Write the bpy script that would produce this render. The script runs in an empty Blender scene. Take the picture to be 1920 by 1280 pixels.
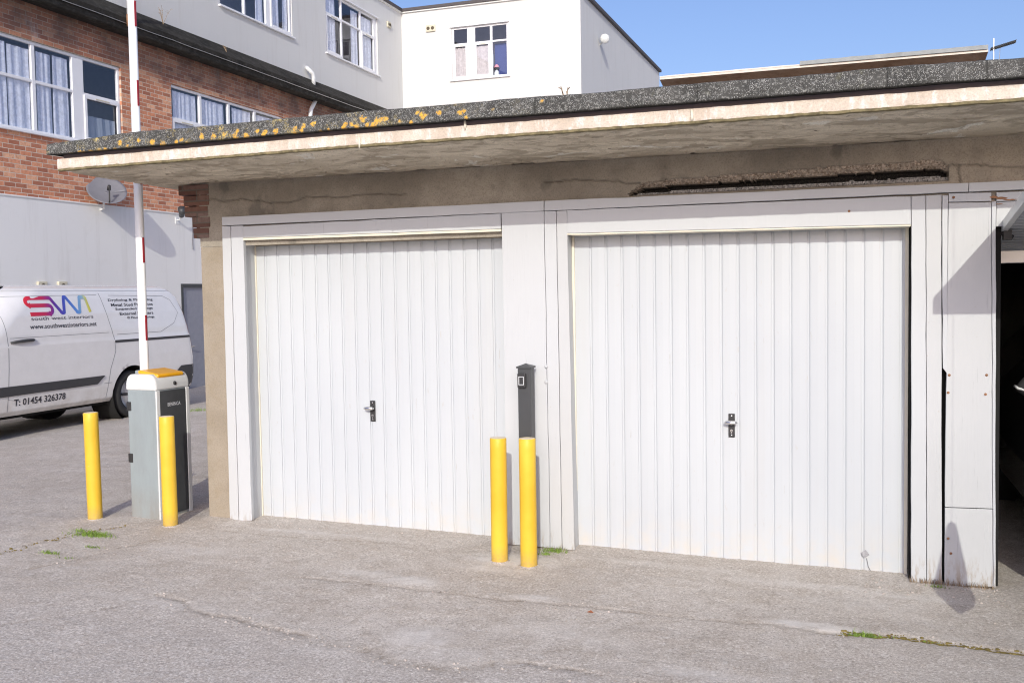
import bpy, math, random
import numpy as np
from mathutils import Vector, Matrix, noise as mnoise
random.seed(7); rng = np.random.default_rng(7)
R = math.radians; PI = math.pi
scene = bpy.context.scene
COL = scene.collection

# ------------------------------------------------------------------ camera calibration
H = 1.65; FOC = 1834.31
MR = np.array([[0.9464864452387863, 0.3223577379947932, -0.0157764930870569],
               [0.0014296895967508723, -0.05306969458341457, -0.9985897874024547],
               [-0.3227403987214843, 0.9451291426422652, -0.05069061808060744]])
CAM = np.array([0.0, 0.0, H])
def ray(px, py): return MR.T @ np.array([(px - 960) / FOC, (py - 640) / FOC, 1.0])
def onY(px, py, Y): d = ray(px, py); return CAM + d * (Y / d[1])       # point of the plane y = Y
def onX(px, py, X): d = ray(px, py); return CAM + d * (X / d[0])       # point of the plane x = X
def gpt(px, py):                                                        # point of the yard surface
    d = ray(px, py); t = -H / d[2]
    for _ in range(25):
        p = CAM + d * t
        t = (gbase(p[0], p[1]) - H) / d[2]
    return CAM + d * t
def gbase(x, y):
    z = -.005 - .0187 * max(min(x, 4), -5.2)
    if x < -5.2:
        e = -5.2 - x; z -= .046 * (min(e, 9) - .35 * (1 - math.exp(-min(e, 9) / .35)))
    return z

# ------------------------------------------------------------------ materials
class NT:
    def __init__(s, name):
        s.m = bpy.data.materials.new(name); s.m.use_nodes = True; s.t = s.m.node_tree
        for n in list(s.t.nodes): s.t.nodes.remove(n)
        s.out = s.n('ShaderNodeOutputMaterial'); s.b = s.n('ShaderNodeBsdfPrincipled')
        s.l(s.b.outputs[0], s.out.inputs[0])
        s.pos = s.n('ShaderNodeNewGeometry').outputs['Position']; s.tc = s.n('ShaderNodeTexCoord').outputs['Object']
    def n(s, t, **k):
        n = s.t.nodes.new(t)
        for a, v in k.items(): setattr(n, a, v)
        return n
    def l(s, a, b): s.t.links.new(a, b)
    def val(s, x, sock):
        if isinstance(x, (int, float)): sock.default_value = x
        elif isinstance(x, (tuple, list)): sock.default_value = tuple(x) + ((1,) if len(x) == 3 and len(sock.default_value) == 4 else ())
        else: s.l(x, sock)
    def mapv(s, v, sc):
        n = s.n('ShaderNodeVectorMath', operation='MULTIPLY'); s.l(v, n.inputs[0]); n.inputs[1].default_value = sc; return n.outputs[0]
    def noise(s, scale, detail=4, rough=.55, v=None, dist=0, sc=None):
        n = s.n('ShaderNodeTexNoise'); n.inputs['Scale'].default_value = scale; n.inputs['Detail'].default_value = detail
        n.inputs['Roughness'].default_value = rough; n.inputs['Distortion'].default_value = dist
        v = v or s.pos
        if sc: v = s.mapv(v, sc)
        s.l(v, n.inputs['Vector']); return n.outputs['Fac']
    def voro(s, scale, feature='F1', out='Distance', v=None, sc=None, rnd=1):
        n = s.n('ShaderNodeTexVoronoi', feature=feature); n.inputs['Scale'].default_value = scale
        n.inputs['Randomness'].default_value = rnd
        v = v or s.pos
        if sc: v = s.mapv(v, sc)
        s.l(v, n.inputs['Vector']); return n.outputs[out]
    def ramp(s, f, *st, interp='LINEAR'):
        n = s.n('ShaderNodeValToRGB'); cr = n.color_ramp; cr.interpolation = interp
        while len(cr.elements) < len(st): cr.elements.new(.5)
        for e, (p, c) in zip(cr.elements, st):
            e.position = p; e.color = (c, c, c, 1) if isinstance(c, (int, float)) else tuple(c) + (1,)
        s.l(f, n.inputs[0]); return n.outputs[0]
    def mix(s, f, a, b, mode='MIX'):
        n = s.n('ShaderNodeMix', data_type='RGBA', blend_type=mode)
        s.val(f, n.inputs[0]); s.val(a, n.inputs[6]); s.val(b, n.inputs[7]); return n.outputs[2]
    def math(s, op, a, b=0, c=None, clamp=False):
        n = s.n('ShaderNodeMath', operation=op, use_clamp=clamp); s.val(a, n.inputs[0]); s.val(b, n.inputs[1])
        if c is not None: s.val(c, n.inputs[2])
        return n.outputs[0]
    def sep(s, v):
        n = s.n('ShaderNodeSeparateXYZ'); s.l(v, n.inputs[0]); return n.outputs
    def comb(s, x, y, z):
        n = s.n('ShaderNodeCombineXYZ'); s.val(x, n.inputs[0]); s.val(y, n.inputs[1]); s.val(z, n.inputs[2]); return n.outputs[0]
    def attr(s, name):
        n = s.n('ShaderNodeAttribute', attribute_name=name); sp = s.n('ShaderNodeSeparateColor'); s.l(n.outputs['Color'], sp.inputs[0])
        return sp.outputs
    def bump(s, h, strength=.5, dist=.01, prev=None):
        n = s.n('ShaderNodeBump'); n.inputs['Strength'].default_value = strength; n.inputs['Distance'].default_value = dist
        s.l(h, n.inputs['Height'])
        if prev is not None: s.l(prev, n.inputs['Normal'])
        return n.outputs[0]
    def fin(s, col=None, rough=.6, normal=None, metal=0, spec=.5, **k):
        if col is not None: s.val(col, s.b.inputs['Base Color'])
        s.val(rough, s.b.inputs['Roughness']); s.val(metal, s.b.inputs['Metallic']); s.val(spec, s.b.inputs['Specular IOR Level'])
        if normal is not None: s.l(normal, s.b.inputs['Normal'])
        for a, v in k.items(): s.val(v, s.b.inputs[a.replace('_', ' ')])
        return s.m
def plain(name, col, rough=.5, metal=0, var=.06, nscale=9, spec=.5, bump=0, **k):
    t = NT(name); f = t.noise(nscale, 5, v=t.tc)
    c = t.mix(t.ramp(f, (.3, 0), (.7, 1)), tuple(x * (1 - var) for x in col), tuple(min(1, x * (1 + var)) for x in col))
    nb = t.bump(t.noise(nscale * 12, 4, v=t.tc), bump, .004) if bump else None
    return t.fin(c, rough, nb, metal, spec, **k)

def m_ground():
    t = NT('yard_surface_mat'); a = t.attr('mask'); crack, roughm, pale = a[0], a[1], a[2]
    big = t.noise(.8, 5, .62, dist=.5); mid = t.noise(5, 7, .66, dist=.3); fine = t.noise(80, 5, .75); grain = t.noise(260, 3, .8)
    streak = t.noise(7, 7, .72, sc=(1, .5, 1), dist=1.6)
    sm = t.mix(t.ramp(big, (.38, 0), (.62, 1)), (.54, .485, .42), (.68, .625, .56))
    sm = t.mix(t.ramp(mid, (.45, 0), (.66, .85)), sm, (.49, .42, .345))
    sm = t.mix(t.ramp(streak, (.52, 0), (.62, .55)), sm, (.40, .345, .28))
    sm = t.mix(t.ramp(t.noise(2.3, 6, .7, dist=1.5), (.58, 0), (.68, .6)), sm, (.70, .66, .61))
    stc = t.voro(75, out='Color'); std = t.voro(75); sv = t.n('ShaderNodeSeparateColor'); t.l(stc, sv.inputs[0])
    agg = t.mix(sv.outputs[0], (.54, .495, .445), (.90, .85, .79))
    agg = t.mix(t.ramp(mid, (.4, 0), (.66, .6)), agg, (.60, .545, .49))
    agg = t.mix(t.ramp(std, (.3, 0), (.62, .75)), agg, (.48, .43, .385))
    col = t.mix(t.math('ADD', t.math('MULTIPLY', roughm, .55), .25), sm, agg)
    mott = t.noise(28, 6, .78, sc=(1, .7, 1), dist=.6)
    col = t.mix(t.ramp(mott, (.52, 0), (.64, .4)), col, (.46, .405, .345)); col = t.mix(t.ramp(mott, (.34, .55), (.45, 0)), col, (.80, .755, .70))
    col = t.mix(t.ramp(grain, (.38, .75), (.5, 0)), col, (.25, .22, .19))
    col = t.mix(t.ramp(fine, (.53, 0), (.66, .75)), col, (.84, .81, .77))
    col = t.mix(t.ramp(fine, (.35, .8), (.46, 0)), col, (.26, .235, .21))
    for sc_, th in ((24, .88), (47, .9)):
        peb = t.voro(sc_); pc = t.voro(sc_, out='Color'); ps = t.n('ShaderNodeSeparateColor'); t.l(pc, ps.inputs[0])
        pk = t.math('MULTIPLY', t.ramp(peb, (.1, 1), (.18, 0)), t.ramp(ps.outputs[1], (th, 0), (th + .04, 1)))
        col = t.mix(pk, col, t.mix(ps.outputs[0], (.35, .27, .21), (.88, .85, .80)))
    col = t.mix(t.math('MULTIPLY', pale, .8), col, (.74, .71, .67))
    col = t.mix(t.math('MULTIPLY', crack, t.ramp(t.noise(25, 4), (.3, .45), (.6, 1)), clamp=True), col, (.20, .15, .095))
    h = t.math('ADD', t.math('MULTIPLY', fine, .7), t.math('MULTIPLY', grain, .35))
    h2 = t.math('MULTIPLY', t.ramp(std, (0, 1), (.7, 0)), t.math('ADD', t.math('MULTIPLY', roughm, .22), .16))
    nb = t.bump(h, .5, .005); nb = t.bump(h2, .5, .005, nb); nb = t.bump(mid, .4, .03, nb)
    return t.fin(col, .92, nb, spec=.2)

def m_paint(name, col=(.55, .57, .588), grain_sc=(26, 26, 1.1), crackamt=.6, dirt=.5):
    t = NT(name)
    g = t.noise(3.5, 6, .65, sc=grain_sc); sp = t.noise(38, 4, .6); big = t.noise(1.6, 4)
    c = t.mix(t.ramp(big, (.35, 0), (.7, 1)), tuple(x * .955 for x in col), col)
    c = t.mix(t.ramp(g, (.66, 0), (.72, crackamt)), c, tuple(x * .62 for x in col))
    c = t.mix(t.ramp(sp, (.71, 0), (.76, dirt)), c, (.45, .42, .38))
    z = t.sep(t.pos)[2]
    foot = t.math('MULTIPLY', t.ramp(z, (.02, 1), (.16, 0)), t.ramp(t.noise(13, 5, .7, sc=(3, 3, .6)), (.48, 0), (.6, .75)))
    c = t.mix(foot, c, (.34, .27, .2))
    h = t.math('ADD', t.math('MULTIPLY', g, 1), t.math('MULTIPLY', sp, .25))
    return t.fin(c, .45, t.bump(h, .35, .004), spec=.4)

def m_steel():
    t = NT('door_steel_paint'); big = t.noise(1.2, 4, sc=(1, 1, .5)); sp = t.noise(30, 4, .6, sc=(1, 1, .35))
    c = t.mix(t.ramp(big, (.35, 0), (.65, 1)), (.515, .545, .575), (.55, .58, .605))
    c = t.mix(t.ramp(sp, (.66, 0), (.74, .4)), c, (.48, .45, .40))
    c = t.mix(t.ramp(t.noise(3.2, 6, .72, sc=(13, 13, 1.6)), (.66, 0), (.71, .55)), c, (.42, .40, .37))
    c = t.mix(t.ramp(t.noise(1.5, 5, .65, sc=(2.4, 2.4, .35)), (.55, 0), (.8, .3)), c, (.50, .49, .47))
    z = t.sep(t.pos)[2]
    c = t.mix(t.math('MULTIPLY', t.ramp(z, (.03, .7), (.3, 0)), t.ramp(t.noise(9, 5), (.42, 0), (.7, 1))), c, (.6, .56, .5))
    top = t.math('MULTIPLY', t.ramp(z, (.9, 0), (1, 1)), 1)
    return t.fin(c, .34, t.bump(t.noise(2.2, 3, sc=(1, 1, .6)), .12, .03), spec=.45)

def m_concrete(name, c1, c2, c3, sc=1, bumpd=.01, stretch=(1, 1, 1), grime=.6):
    t = NT(name); big = t.noise(1.7 * sc, 6, .62, dist=.6, sc=stretch); mid = t.noise(9 * sc, 6, .65, sc=stretch); fine = t.noise(110, 5, .7)
    c = t.mix(t.ramp(big, (.38, 0), (.62, 1)), c1, c2)
    c = t.mix(t.ramp(mid, (.5, 0), (.68, grime)), c, c3)
    c = t.mix(t.ramp(fine, (.35, .35), (.55, 0)), c, tuple(x * .55 for x in c1))
    h = t.math('ADD', t.math('MULTIPLY', mid, .8), t.math('MULTIPLY', fine, .35))
    return t.fin(c, .9, t.bump(h, .6, bumpd), spec=.2)

def m_soffit():
    t = NT('soffit_concrete')
    st = (1, 2.2, 1)
    big = t.noise(1.3, 6, .62, dist=.8, sc=st); patch = t.noise(2.4, 5, .6, dist=1.5, sc=(1, 2.0, 1)); mid = t.noise(11, 6, .68, sc=(1, 2.6, 1))
    c = t.mix(t.ramp(big, (.36, 0), (.64, 1)), (0.525, 0.459, 0.359), (0.752, 0.674, 0.542))
    c = t.mix(t.ramp(patch, (.48, 0), (.58, .7)), c, (.32, .27, .20))
    c = t.mix(t.ramp(t.noise(3.1, 5, .6, dist=1.2), (.62, 0), (.66, .6)), c, (0.850, 0.850, 0.787))
    pits = t.noise(15, 6, .72, sc=(1, 3.2, 1), dist=.5)
    pm = t.math('MULTIPLY', t.ramp(pits, (.6, 0), (.66, 1)), t.ramp(big, (.42, .15), (.6, 1)))
    c = t.mix(pm, c, (0.227, 0.193, 0.149))
    c = t.mix(t.ramp(t.noise(120, 4, .7), (.36, .4), (.52, 0)), c, (0.350, 0.315, 0.245))
    h = t.math('SUBTRACT', t.math('MULTIPLY', mid, .6), t.math('MULTIPLY', pm, 1.1))
    return t.fin(c, .92, t.bump(h, .7, .012), spec=.2)

def m_felt():
    t = NT('roof_felt_with_lichen'); a = t.attr('mask')
    n1 = t.noise(70, 5, .75); n2 = t.noise(7, 4, .6)
    c = t.mix(t.ramp(n2, (.35, 0), (.7, 1)), (.055, .055, .052), (.095, .094, .088))
    wl = t.math('MULTIPLY', t.ramp(t.voro(150), (.2, 1), (.42, 0)), t.ramp(t.noise(22, 5, .75), (.4, 0), (.55, 1)))
    c = t.mix(wl, c, (.5, .5, .48))
    c = t.mix(t.ramp(n1, (.54, 0), (.62, .7)), c, (.36, .36, .335))
    c = t.mix(t.ramp(t.noise(5, 5, .7), (.62, 0), (.7, .4)), c, (.17, .17, .1))
    om = t.math('MULTIPLY', a[0], t.ramp(t.noise(75, 4, .75), (.36, .1), (.56, 1)), clamp=True)
    c = t.mix(t.ramp(a[0], (.05, 0), (.3, .45)), c, (.42, .34, .17))
    c = t.mix(t.ramp(om, (.22, 0), (.5, 1)), c, t.mix(t.noise(90, 2), (.72, .33, .03), (.86, .52, .12)))
    px_ = t.math('MULTIPLY', t.math('ADD', t.math('MULTIPLY', t.sep(t.pos)[0], -1), -1.3), .5, clamp=True)
    och = t.math('MULTIPLY', px_, t.math('MULTIPLY', t.ramp(t.noise(6.5, 5, .7), (.52, 0), (.62, 1)), t.ramp(t.noise(85, 4, .75), (.47, 0), (.56, 1))))
    c = t.mix(och, c, (.50, .40, .16))
    c = t.mix(a[1], c, (.03, .03, .028))
    h = t.math('ADD', t.math('MULTIPLY', n1, .6), t.math('MULTIPLY', wl, .5))
    return t.fin(c, .93, t.bump(h, .8, .01), spec=.2)

def m_brick(name, ax='y', c1=(.72, .31, .175), c2=(.40, .16, .10), mortar=(.66, .57, .47)):
    t = NT(name); p = t.sep(t.pos)
    v = t.comb(p[1] if ax == 'y' else p[0], p[2], 0)
    b = t.n('ShaderNodeTexBrick', offset=.5); t.l(v, b.inputs['Vector'])
    for k, x in dict(Scale=1, Mortar_Size=.006, Mortar_Smooth=.25, Bias=0, Brick_Width=.235, Row_Height=.0775).items(): b.inputs[k.replace('_', ' ')].default_value = x
    b.inputs['Color1'].default_value = (0, 0, 0, 1); b.inputs['Color2'].default_value = (1, 1, 1, 1); b.inputs['Mortar'].default_value = (.5, .5, .5, 1)
    sc = t.n('ShaderNodeSeparateColor'); t.l(b.outputs[0], sc.inputs[0])
    c = t.ramp(sc.outputs[0], (0, c2), (.35, (c1[0] * .8, c1[1] * .8, c1[2] * .85)), (.7, c1), (1, (c1[0] * 1.12, c1[1] * 1.5, c1[2] * 1.7)))
    c = t.mix(t.ramp(t.noise(25, 5, .7), (.45, 0), (.7, .5)), c, tuple(x * .7 for x in c2))
    c = t.mix(b.outputs['Fac'], c, mortar)
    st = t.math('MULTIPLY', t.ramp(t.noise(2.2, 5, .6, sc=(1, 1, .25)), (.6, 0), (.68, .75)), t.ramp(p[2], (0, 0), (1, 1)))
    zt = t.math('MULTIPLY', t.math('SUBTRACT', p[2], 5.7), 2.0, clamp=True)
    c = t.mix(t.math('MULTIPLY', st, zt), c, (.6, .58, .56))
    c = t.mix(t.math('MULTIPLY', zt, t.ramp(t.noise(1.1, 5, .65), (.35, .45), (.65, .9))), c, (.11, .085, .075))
    h = t.math('SUBTRACT', t.math('MULTIPLY', t.noise(60, 4), .3), b.outputs['Fac'])
    return t.fin(c, .88, t.bump(h, .5, .008), spec=.2)

def m_render(name, col, stain=(.5, .48, .44)):
    t = NT(name); c = t.mix(t.ramp(t.noise(.5, 4, .6), (.3, 0), (.7, 1)), tuple(x * .96 for x in col), col)
    c = t.mix(t.ramp(t.noise(1.3, 5, .7, sc=(3, 3, .3)), (.52, 0), (.75, .28)), c, stain)
    c = t.mix(t.ramp(t.noise(4, 6, .7), (.55, 0), (.75, .12)), c, (.55, .52, .46))
    return t.fin(c, .85, t.bump(t.noise(28, 5, .7), .25, .006), spec=.2)

def m_bollard():
    t = NT('yellow_bollard_paint'); p = t.sep(t.tc); n1 = t.noise(14, 6, .7, v=t.tc, sc=(1, 1, .4)); n2 = t.noise(60, 4, .7, v=t.pos)
    c = t.mix(t.ramp(t.noise(4, 4, v=t.pos), (.35, 0), (.7, 1)), (.72, .45, .03), (.82, .54, .05))
    c = t.mix(t.ramp(n1, (.60, 0), (.70, .5)), c, (.70, .42, .06))
    c = t.mix(t.ramp(n2, (.70, 0), (.73, .9)), c, (.55, .48, .36))
    foot = t.math('MULTIPLY', t.ramp(p[2], (.0, 1), (.11, 0)), t.ramp(n2, (.3, .3), (.6, 1)))
    c = t.mix(t.math('MULTIPLY', foot, .8), c, (.42, .30, .12))
    return t.fin(c, t.math('ADD', t.math('MULTIPLY', n1, .35), .32), t.bump(n1, .12, .004), spec=.4)
def m_van():
    t = NT('white_van_paint'); n = t.noise(5, 6, .7, v=t.tc); z = t.sep(t.tc)[2]
    c = t.mix(t.ramp(n, (.3, 0), (.7, 1)), (.80, .80, .79), (.86, .86, .855))
    c = t.mix(t.math('MULTIPLY', t.ramp(z, (.3, .8), (.75, 0)), t.ramp(n, (.35, .1), (.65, .8))), c, (.48, .44, .38))
    return t.fin(c, t.math('ADD', t.math('MULTIPLY', n, .15), .08), Coat_Weight=.7)
def m_cab():
    t = NT('barrier_grey_paint'); n = t.noise(10, 6, .7, sc=(1, 1, .35)); z = t.sep(t.tc)[2]
    c = t.mix(t.ramp(n, (.4, 0), (.7, .7)), (.29, .335, .35), (.25, .28, .29))
    c = t.mix(t.ramp(t.noise(70, 4, .7), (.68, 0), (.72, .7)), c, (.18, .18, .17))
    c = t.mix(t.math('MULTIPLY', t.ramp(z, (0, 1), (.25, 0)), t.ramp(n, (.35, .2), (.65, .8))), c, (.27, .235, .19))
    return t.fin(c, .45, t.bump(n, .1, .004), spec=.4)
def m_glass():
    t = NT('window_glass'); g = t.n('ShaderNodeBsdfGlossy'); g.inputs['Roughness'].default_value = .02; g.inputs[0].default_value = (.9, .92, 1, 1)
    tr = t.n('ShaderNodeBsdfTransparent'); tr.inputs[0].default_value = (.95, .97, 1, 1)
    ge = t.n('ShaderNodeNewGeometry'); dp_ = t.n('ShaderNodeVectorMath', operation='DOT_PRODUCT'); t.l(ge.outputs['Incoming'], dp_.inputs[0]); t.l(ge.outputs['Normal'], dp_.inputs[1])
    sch = t.math('POWER', t.math('SUBTRACT', 1, t.math('ABSOLUTE', dp_.outputs['Value'])), 5)
    nb = t.bump(t.noise(1.5, 2), .08, .02); t.l(nb, g.inputs['Normal'])
    mx = t.n('ShaderNodeMixShader'); t.l(t.math('ADD', t.math('MULTIPLY', sch, .9), .09, clamp=True), mx.inputs[0]); t.l(tr.outputs[0], mx.inputs[1]); t.l(g.outputs[0], mx.inputs[2])
    t.l(mx.outputs[0], t.out.inputs[0]); return t.m

def m_logo():
    t = NT('logo_gradient_print'); x = t.sep(t.tc)[0]
    f = t.math('MULTIPLY', t.math('ADD', t.math('MULTIPLY', x, -1), 1.88), 1 / 1.22)
    c = t.ramp(f, (.0, (.75, .03, .05)), (.25, (.55, .03, .1)), (.40, (.13, .03, .35)), (.55, (.07, .10, .50)), (.72, (.12, .30, .70)), (.84, (.30, .50, .60)), (.90, (.70, .66, .12)), (1, (.72, .62, .06)))
    return t.fin(c, .35)

def m_curtain(name, col):
    t = NT(name); p = t.sep(t.pos)
    lace = t.noise(14, 5, .7)
    c = t.mix(t.ramp(lace, (.4, 0), (.6, 1)), tuple(x * .82 for x in col), col)
    return t.fin(c, .9, spec=.1)

M = dict(
    ground=m_ground(), paint=m_paint('white_timber_paint'), oldpaint=m_paint('flaking_white_timber_paint', (.54, .555, .565), (30, 30, .8), .85, .8),
    steel=m_steel(), cream=plain('cream_edge_paint', (.74, .70, .58), .5, bump=.2),
    soffit=m_soffit(), felt=m_felt(),
    edge=m_concrete('slab_edge_concrete', (.60, .51, .42), (.72, .64, .55), (.82, .80, .77), 1.1, .01, (2.2, 1, .8), .9),
    lintel=m_concrete('lintel_concrete', (.17, .155, .13), (.235, .215, .18), (.12, .112, .10), 1, .006, grime=.55),
    pier=m_concrete('pier_render', (.31, .265, .205), (.37, .32, .255), (.29, .235, .155), 1, .004, grime=.4),
    strip=plain('shaded_fascia_strip', (.20, .165, .17), .9, bump=.3),  # first entry: shadow tone of the recessed fascia under the felt, put into its colour
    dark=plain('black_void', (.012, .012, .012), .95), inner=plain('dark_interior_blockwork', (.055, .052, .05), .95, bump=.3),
    yellow=m_bollard(),
    capgrey=plain('bollard_cap_paint', (.75, .66, .5), .6),
    black=plain('black_plastic', (.03, .03, .032), .5), blackm=plain('black_powder_coat', (.055, .058, .062), .42, bump=.1),
    chrome=plain('satin_chrome', (.75, .74, .73), .25, 1), grey=m_cab(),
    lidgrey=plain('barrier_lid_plastic', (.66, .68, .67), .45, var=.03), orange=plain('amber_cap_plastic', (.85, .42, .015), .35),
    charcoal=plain('charcoal_panel', (.06, .065, .07), .55, var=.15, bump=.15), red=plain('red_reflective_tape', (.30, .02, .03), .4),
    white=plain('white_gloss_paint', (.80, .82, .82), .35, var=.02), upvc=plain('white_upvc', (.84, .85, .87), .3, var=.02),
    vanw=m_van(), vgap=plain('panel_gap', (.22, .225, .24), .7),
    rub=plain('tyre_rubber', (.03, .03, .03), .85, bump=.3), rim=plain('wheel_silver', (.52, .53, .55), .35, .6),
    moul=plain('grey_black_moulding', (.055, .055, .058), .6, bump=.2), lampred=plain('tail_lamp_red', (.35, .01, .012), .12),
    lampclear=plain('lamp_clear', (.55, .55, .58), .1), vglass=plain('tinted_glass', (.02, .024, .028), .06),
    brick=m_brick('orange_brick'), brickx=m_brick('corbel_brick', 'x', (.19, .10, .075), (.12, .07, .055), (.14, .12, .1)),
    render=m_render('white_render', (.685, .69, .675)), render2=m_render('lower_white_render', (.84, .84, .82)),
    band=m_concrete('grimy_parapet_band', (.022, .021, .018), (.045, .042, .036), (.16, .155, .15), 1.5, .01, (1, .5, 1), .25),
    trim=plain('dark_roof_trim', (.085, .075, .075), .7, bump=.2), glass=m_glass(),
    curt=m_curtain('lace_curtain', (.80, .83, .91)), curtp=m_curtain('pale_pink_curtain', (.66, .60, .58)), curtd=plain('navy_blind_cloth', (.05, .07, .22), .9),
    room=plain('room_wall_paint', (.40, .42, .48), .9), dish=plain('dish_grey', (.19, .19, .21), .5), doorg=plain('grey_blue_door', (.27, .28, .33), .5),
    doorf=plain('dark_door_frame', (.05, .055, .06), .5), vent=plain('vent_beige', (.62, .58, .45), .6), ventd=plain('vent_hole', (.10, .08, .05), .8),
    rust=plain('rusted_iron', (.33, .17, .09), .9, bump=.5, var=.3), alu=plain('aluminium_rod', (.55, .55, .55), .4, .8),
    rearfelt=plain('rear_roof_felt_grey', (.34, .36, .36), .9, bump=.3, var=.15), rearconc=m_concrete('rear_soffit_concrete', (.36, .25, .17), (.46, .34, .25), (.22, .13, .08), 1, .01),
    rearedge=plain('rear_slab_edge', (.70, .64, .56), .8, var=.1), print=plain('dark_print', (.035, .035, .045), .4), lprint=plain('light_print', (.62, .64, .66), .4),
    grass=plain('grass_green', (.19, .29, .05), .8, var=.4, nscale=30), dry=plain('dry_stem_brown', (.30, .22, .14), .9, var=.3, nscale=30),
    moss=plain('moss_olive', (.22, .17, .05), .95, var=.5, nscale=60, bump=.6), stone=plain('loose_grit', (.42, .375, .335), .9, var=.35, nscale=11),
    leaf=plain('dry_leaf', (.34, .12, .05), .8, var=.3), tag=plain('grey_sticker', (.33, .33, .35), .5, var=.3, nscale=80),
    logo=m_logo(), spall=m_concrete('broken_aggregate', (.25, .2, .155), (.36, .30, .235), (.5, .44, .36), 4, .02, grime=.8), glow_blind=plain('pale_window_blind', (.30, .34, .40), .8), bluep=plain('navy_door_interior', (.03, .03, .05), .5))

# ------------------------------------------------------------------ object helpers
def tag(o, label=None, cat=None, group=None, kind=None):
    if label: o['label'] = label
    if cat: o['category'] = cat
    if group: o['group'] = group
    if kind: o['kind'] = kind
    return o
def empty(name, loc, label, cat, group=None, rz=0):
    o = bpy.data.objects.new(name, None); COL.objects.link(o); o.location = loc; o.rotation_euler = (0, 0, rz); o.empty_display_size = .1
    return tag(o, label, cat, group)
def wloc(p):
    v = Vector((0, 0, 0))
    while p is not None: v += p.location; p = p.parent
    return v
def mk(name, V, F, mat, parent=None, smooth=False, local=False, bevel=0, col=None, loc=None, mats=None, midx=None):
    me = bpy.data.meshes.new(name)
    off = Vector((0, 0, 0)) if local else wloc(parent)
    if loc is not None: off = Vector(loc)
    me.from_pydata([(v[0] - off[0], v[1] - off[1], v[2] - off[2]) for v in V], [], F)
    me.materials.append(mat)
    if mats:
        for m in mats: me.materials.append(m)
        for p, i in zip(me.polygons, midx): p.material_index = i
    if smooth: me.polygons.foreach_set('use_smooth', [True] * len(me.polygons))
    if col is not None:
        ca = me.color_attributes.new('mask', 'FLOAT_COLOR', 'POINT'); ca.data.foreach_set('color', np.asarray(col, dtype=np.float32).ravel())
    me.update()
    o = bpy.data.objects.new(name, me); COL.objects.link(o); o.parent = parent
    if loc is not None: o.location = loc
    if bevel:
        b = o.modifiers.new('bevel', 'BEVEL'); b.width = bevel; b.segments = 2; b.limit_method = 'ANGLE'; b.angle_limit = R(35); b.harden_normals = False
    return o
class MB:
    def __init__(s): s.V = []; s.F = []
    def add(s, V, F):
        n = len(s.V); s.V += [tuple(v) for v in V]; s.F += [tuple(i + n for i in f) for f in F]; return s
    def box(s, x0, y0, z0, x1, y1, z1):
        return s.add([(x0, y0, z0), (x1, y0, z0), (x1, y1, z0), (x0, y1, z0), (x0, y0, z1), (x1, y0, z1), (x1, y1, z1), (x0, y1, z1)],
                     [(3, 2, 1, 0), (4, 5, 6, 7), (0, 1, 5, 4), (1, 2, 6, 5), (2, 3, 7, 6), (3, 0, 4, 7)])
    def prism(s, pts, d):      # polygon pts extruded by vector d
        n = len(pts); V = [tuple(p) for p in pts] + [tuple(p[i] + d[i] for i in range(3)) for p in pts]
        return s.add(V, [tuple(range(n)), tuple(range(2 * n - 1, n - 1, -1))] + [(i, i + n, (i + 1) % n + n, (i + 1) % n) for i in range(n)])
    def tube(s, pts, r, seg=10, cap=True):
        pts = [Vector(p) for p in pts]; n = len(pts); rs = r if isinstance(r, (list, tuple)) else [r] * n
        V = []; prev = None
        for i, p in enumerate(pts):
            d = (pts[min(i + 1, n - 1)] - pts[max(i - 1, 0)]).normalized()
            a = prev if prev is not None else (Vector((0, 0, 1)) if abs(d.z) < .9 else Vector((1, 0, 0)))
            u = (a - d * a.dot(d)).normalized(); prev = u; w = d.cross(u)
            for k in range(seg):
                t = 2 * PI * k / seg; V.append(tuple(p + (u * math.cos(t) + w * math.sin(t)) * rs[i]))
        F = [(i * seg + k, i * seg + (k + 1) % seg, (i + 1) * seg + (k + 1) % seg, (i + 1) * seg + k) for i in range(n - 1) for k in range(seg)]
        if cap: F += [tuple(range(seg - 1, -1, -1)), tuple(range((n - 1) * seg, n * seg))]
        return s.add(V, F)
    def lathe(s, prof, c=(0, 0, 0), axis='z', seg=24):
        V = []; m = len(prof)
        for k in range(seg):
            t = 2 * PI * k / seg; a, b = math.cos(t), math.sin(t)
            for r, h in prof:
                v = (r * a, r * b, h) if axis == 'z' else ((r * a, h, r * b) if axis == 'y' else (h, r * a, r * b))
                V.append((v[0] + c[0], v[1] + c[1], v[2] + c[2]))
        F = [(k * m + i, ((k + 1) % seg) * m + i, ((k + 1) % seg) * m + i + 1, k * m + i + 1) for k in range(seg) for i in range(m - 1)]
        return s.add(V, F)
    def go(s, name, mat, parent=None, **k): return mk(name, s.V, s.F, mat, parent, **k)
def strip(V, F, a, b): # quad grid builder helper
    pass
def grid(P):      # P[i][j] -> verts, faces
    n, m = len(P), len(P[0]); V = [tuple(p) for r in P for p in r]
    F = [(i * m + j, (i + 1) * m + j, (i + 1) * m + j + 1, i * m + j + 1) for i in range(n - 1) for j in range(m - 1)]
    return V, F
def children(o): return [c for c in bpy.data.objects if c.parent == o]
def copy_tree(o, parent=None, skip=()):
    c = o.copy(); COL.objects.link(c); c.parent = parent
    for ch in children(o):
        if ch.name.split('.')[0] not in skip: copy_tree(ch, c, skip)
    return c
def nz(x, y, z, s): return mnoise.noise(Vector((x * s, y * s, z * s)))

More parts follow.
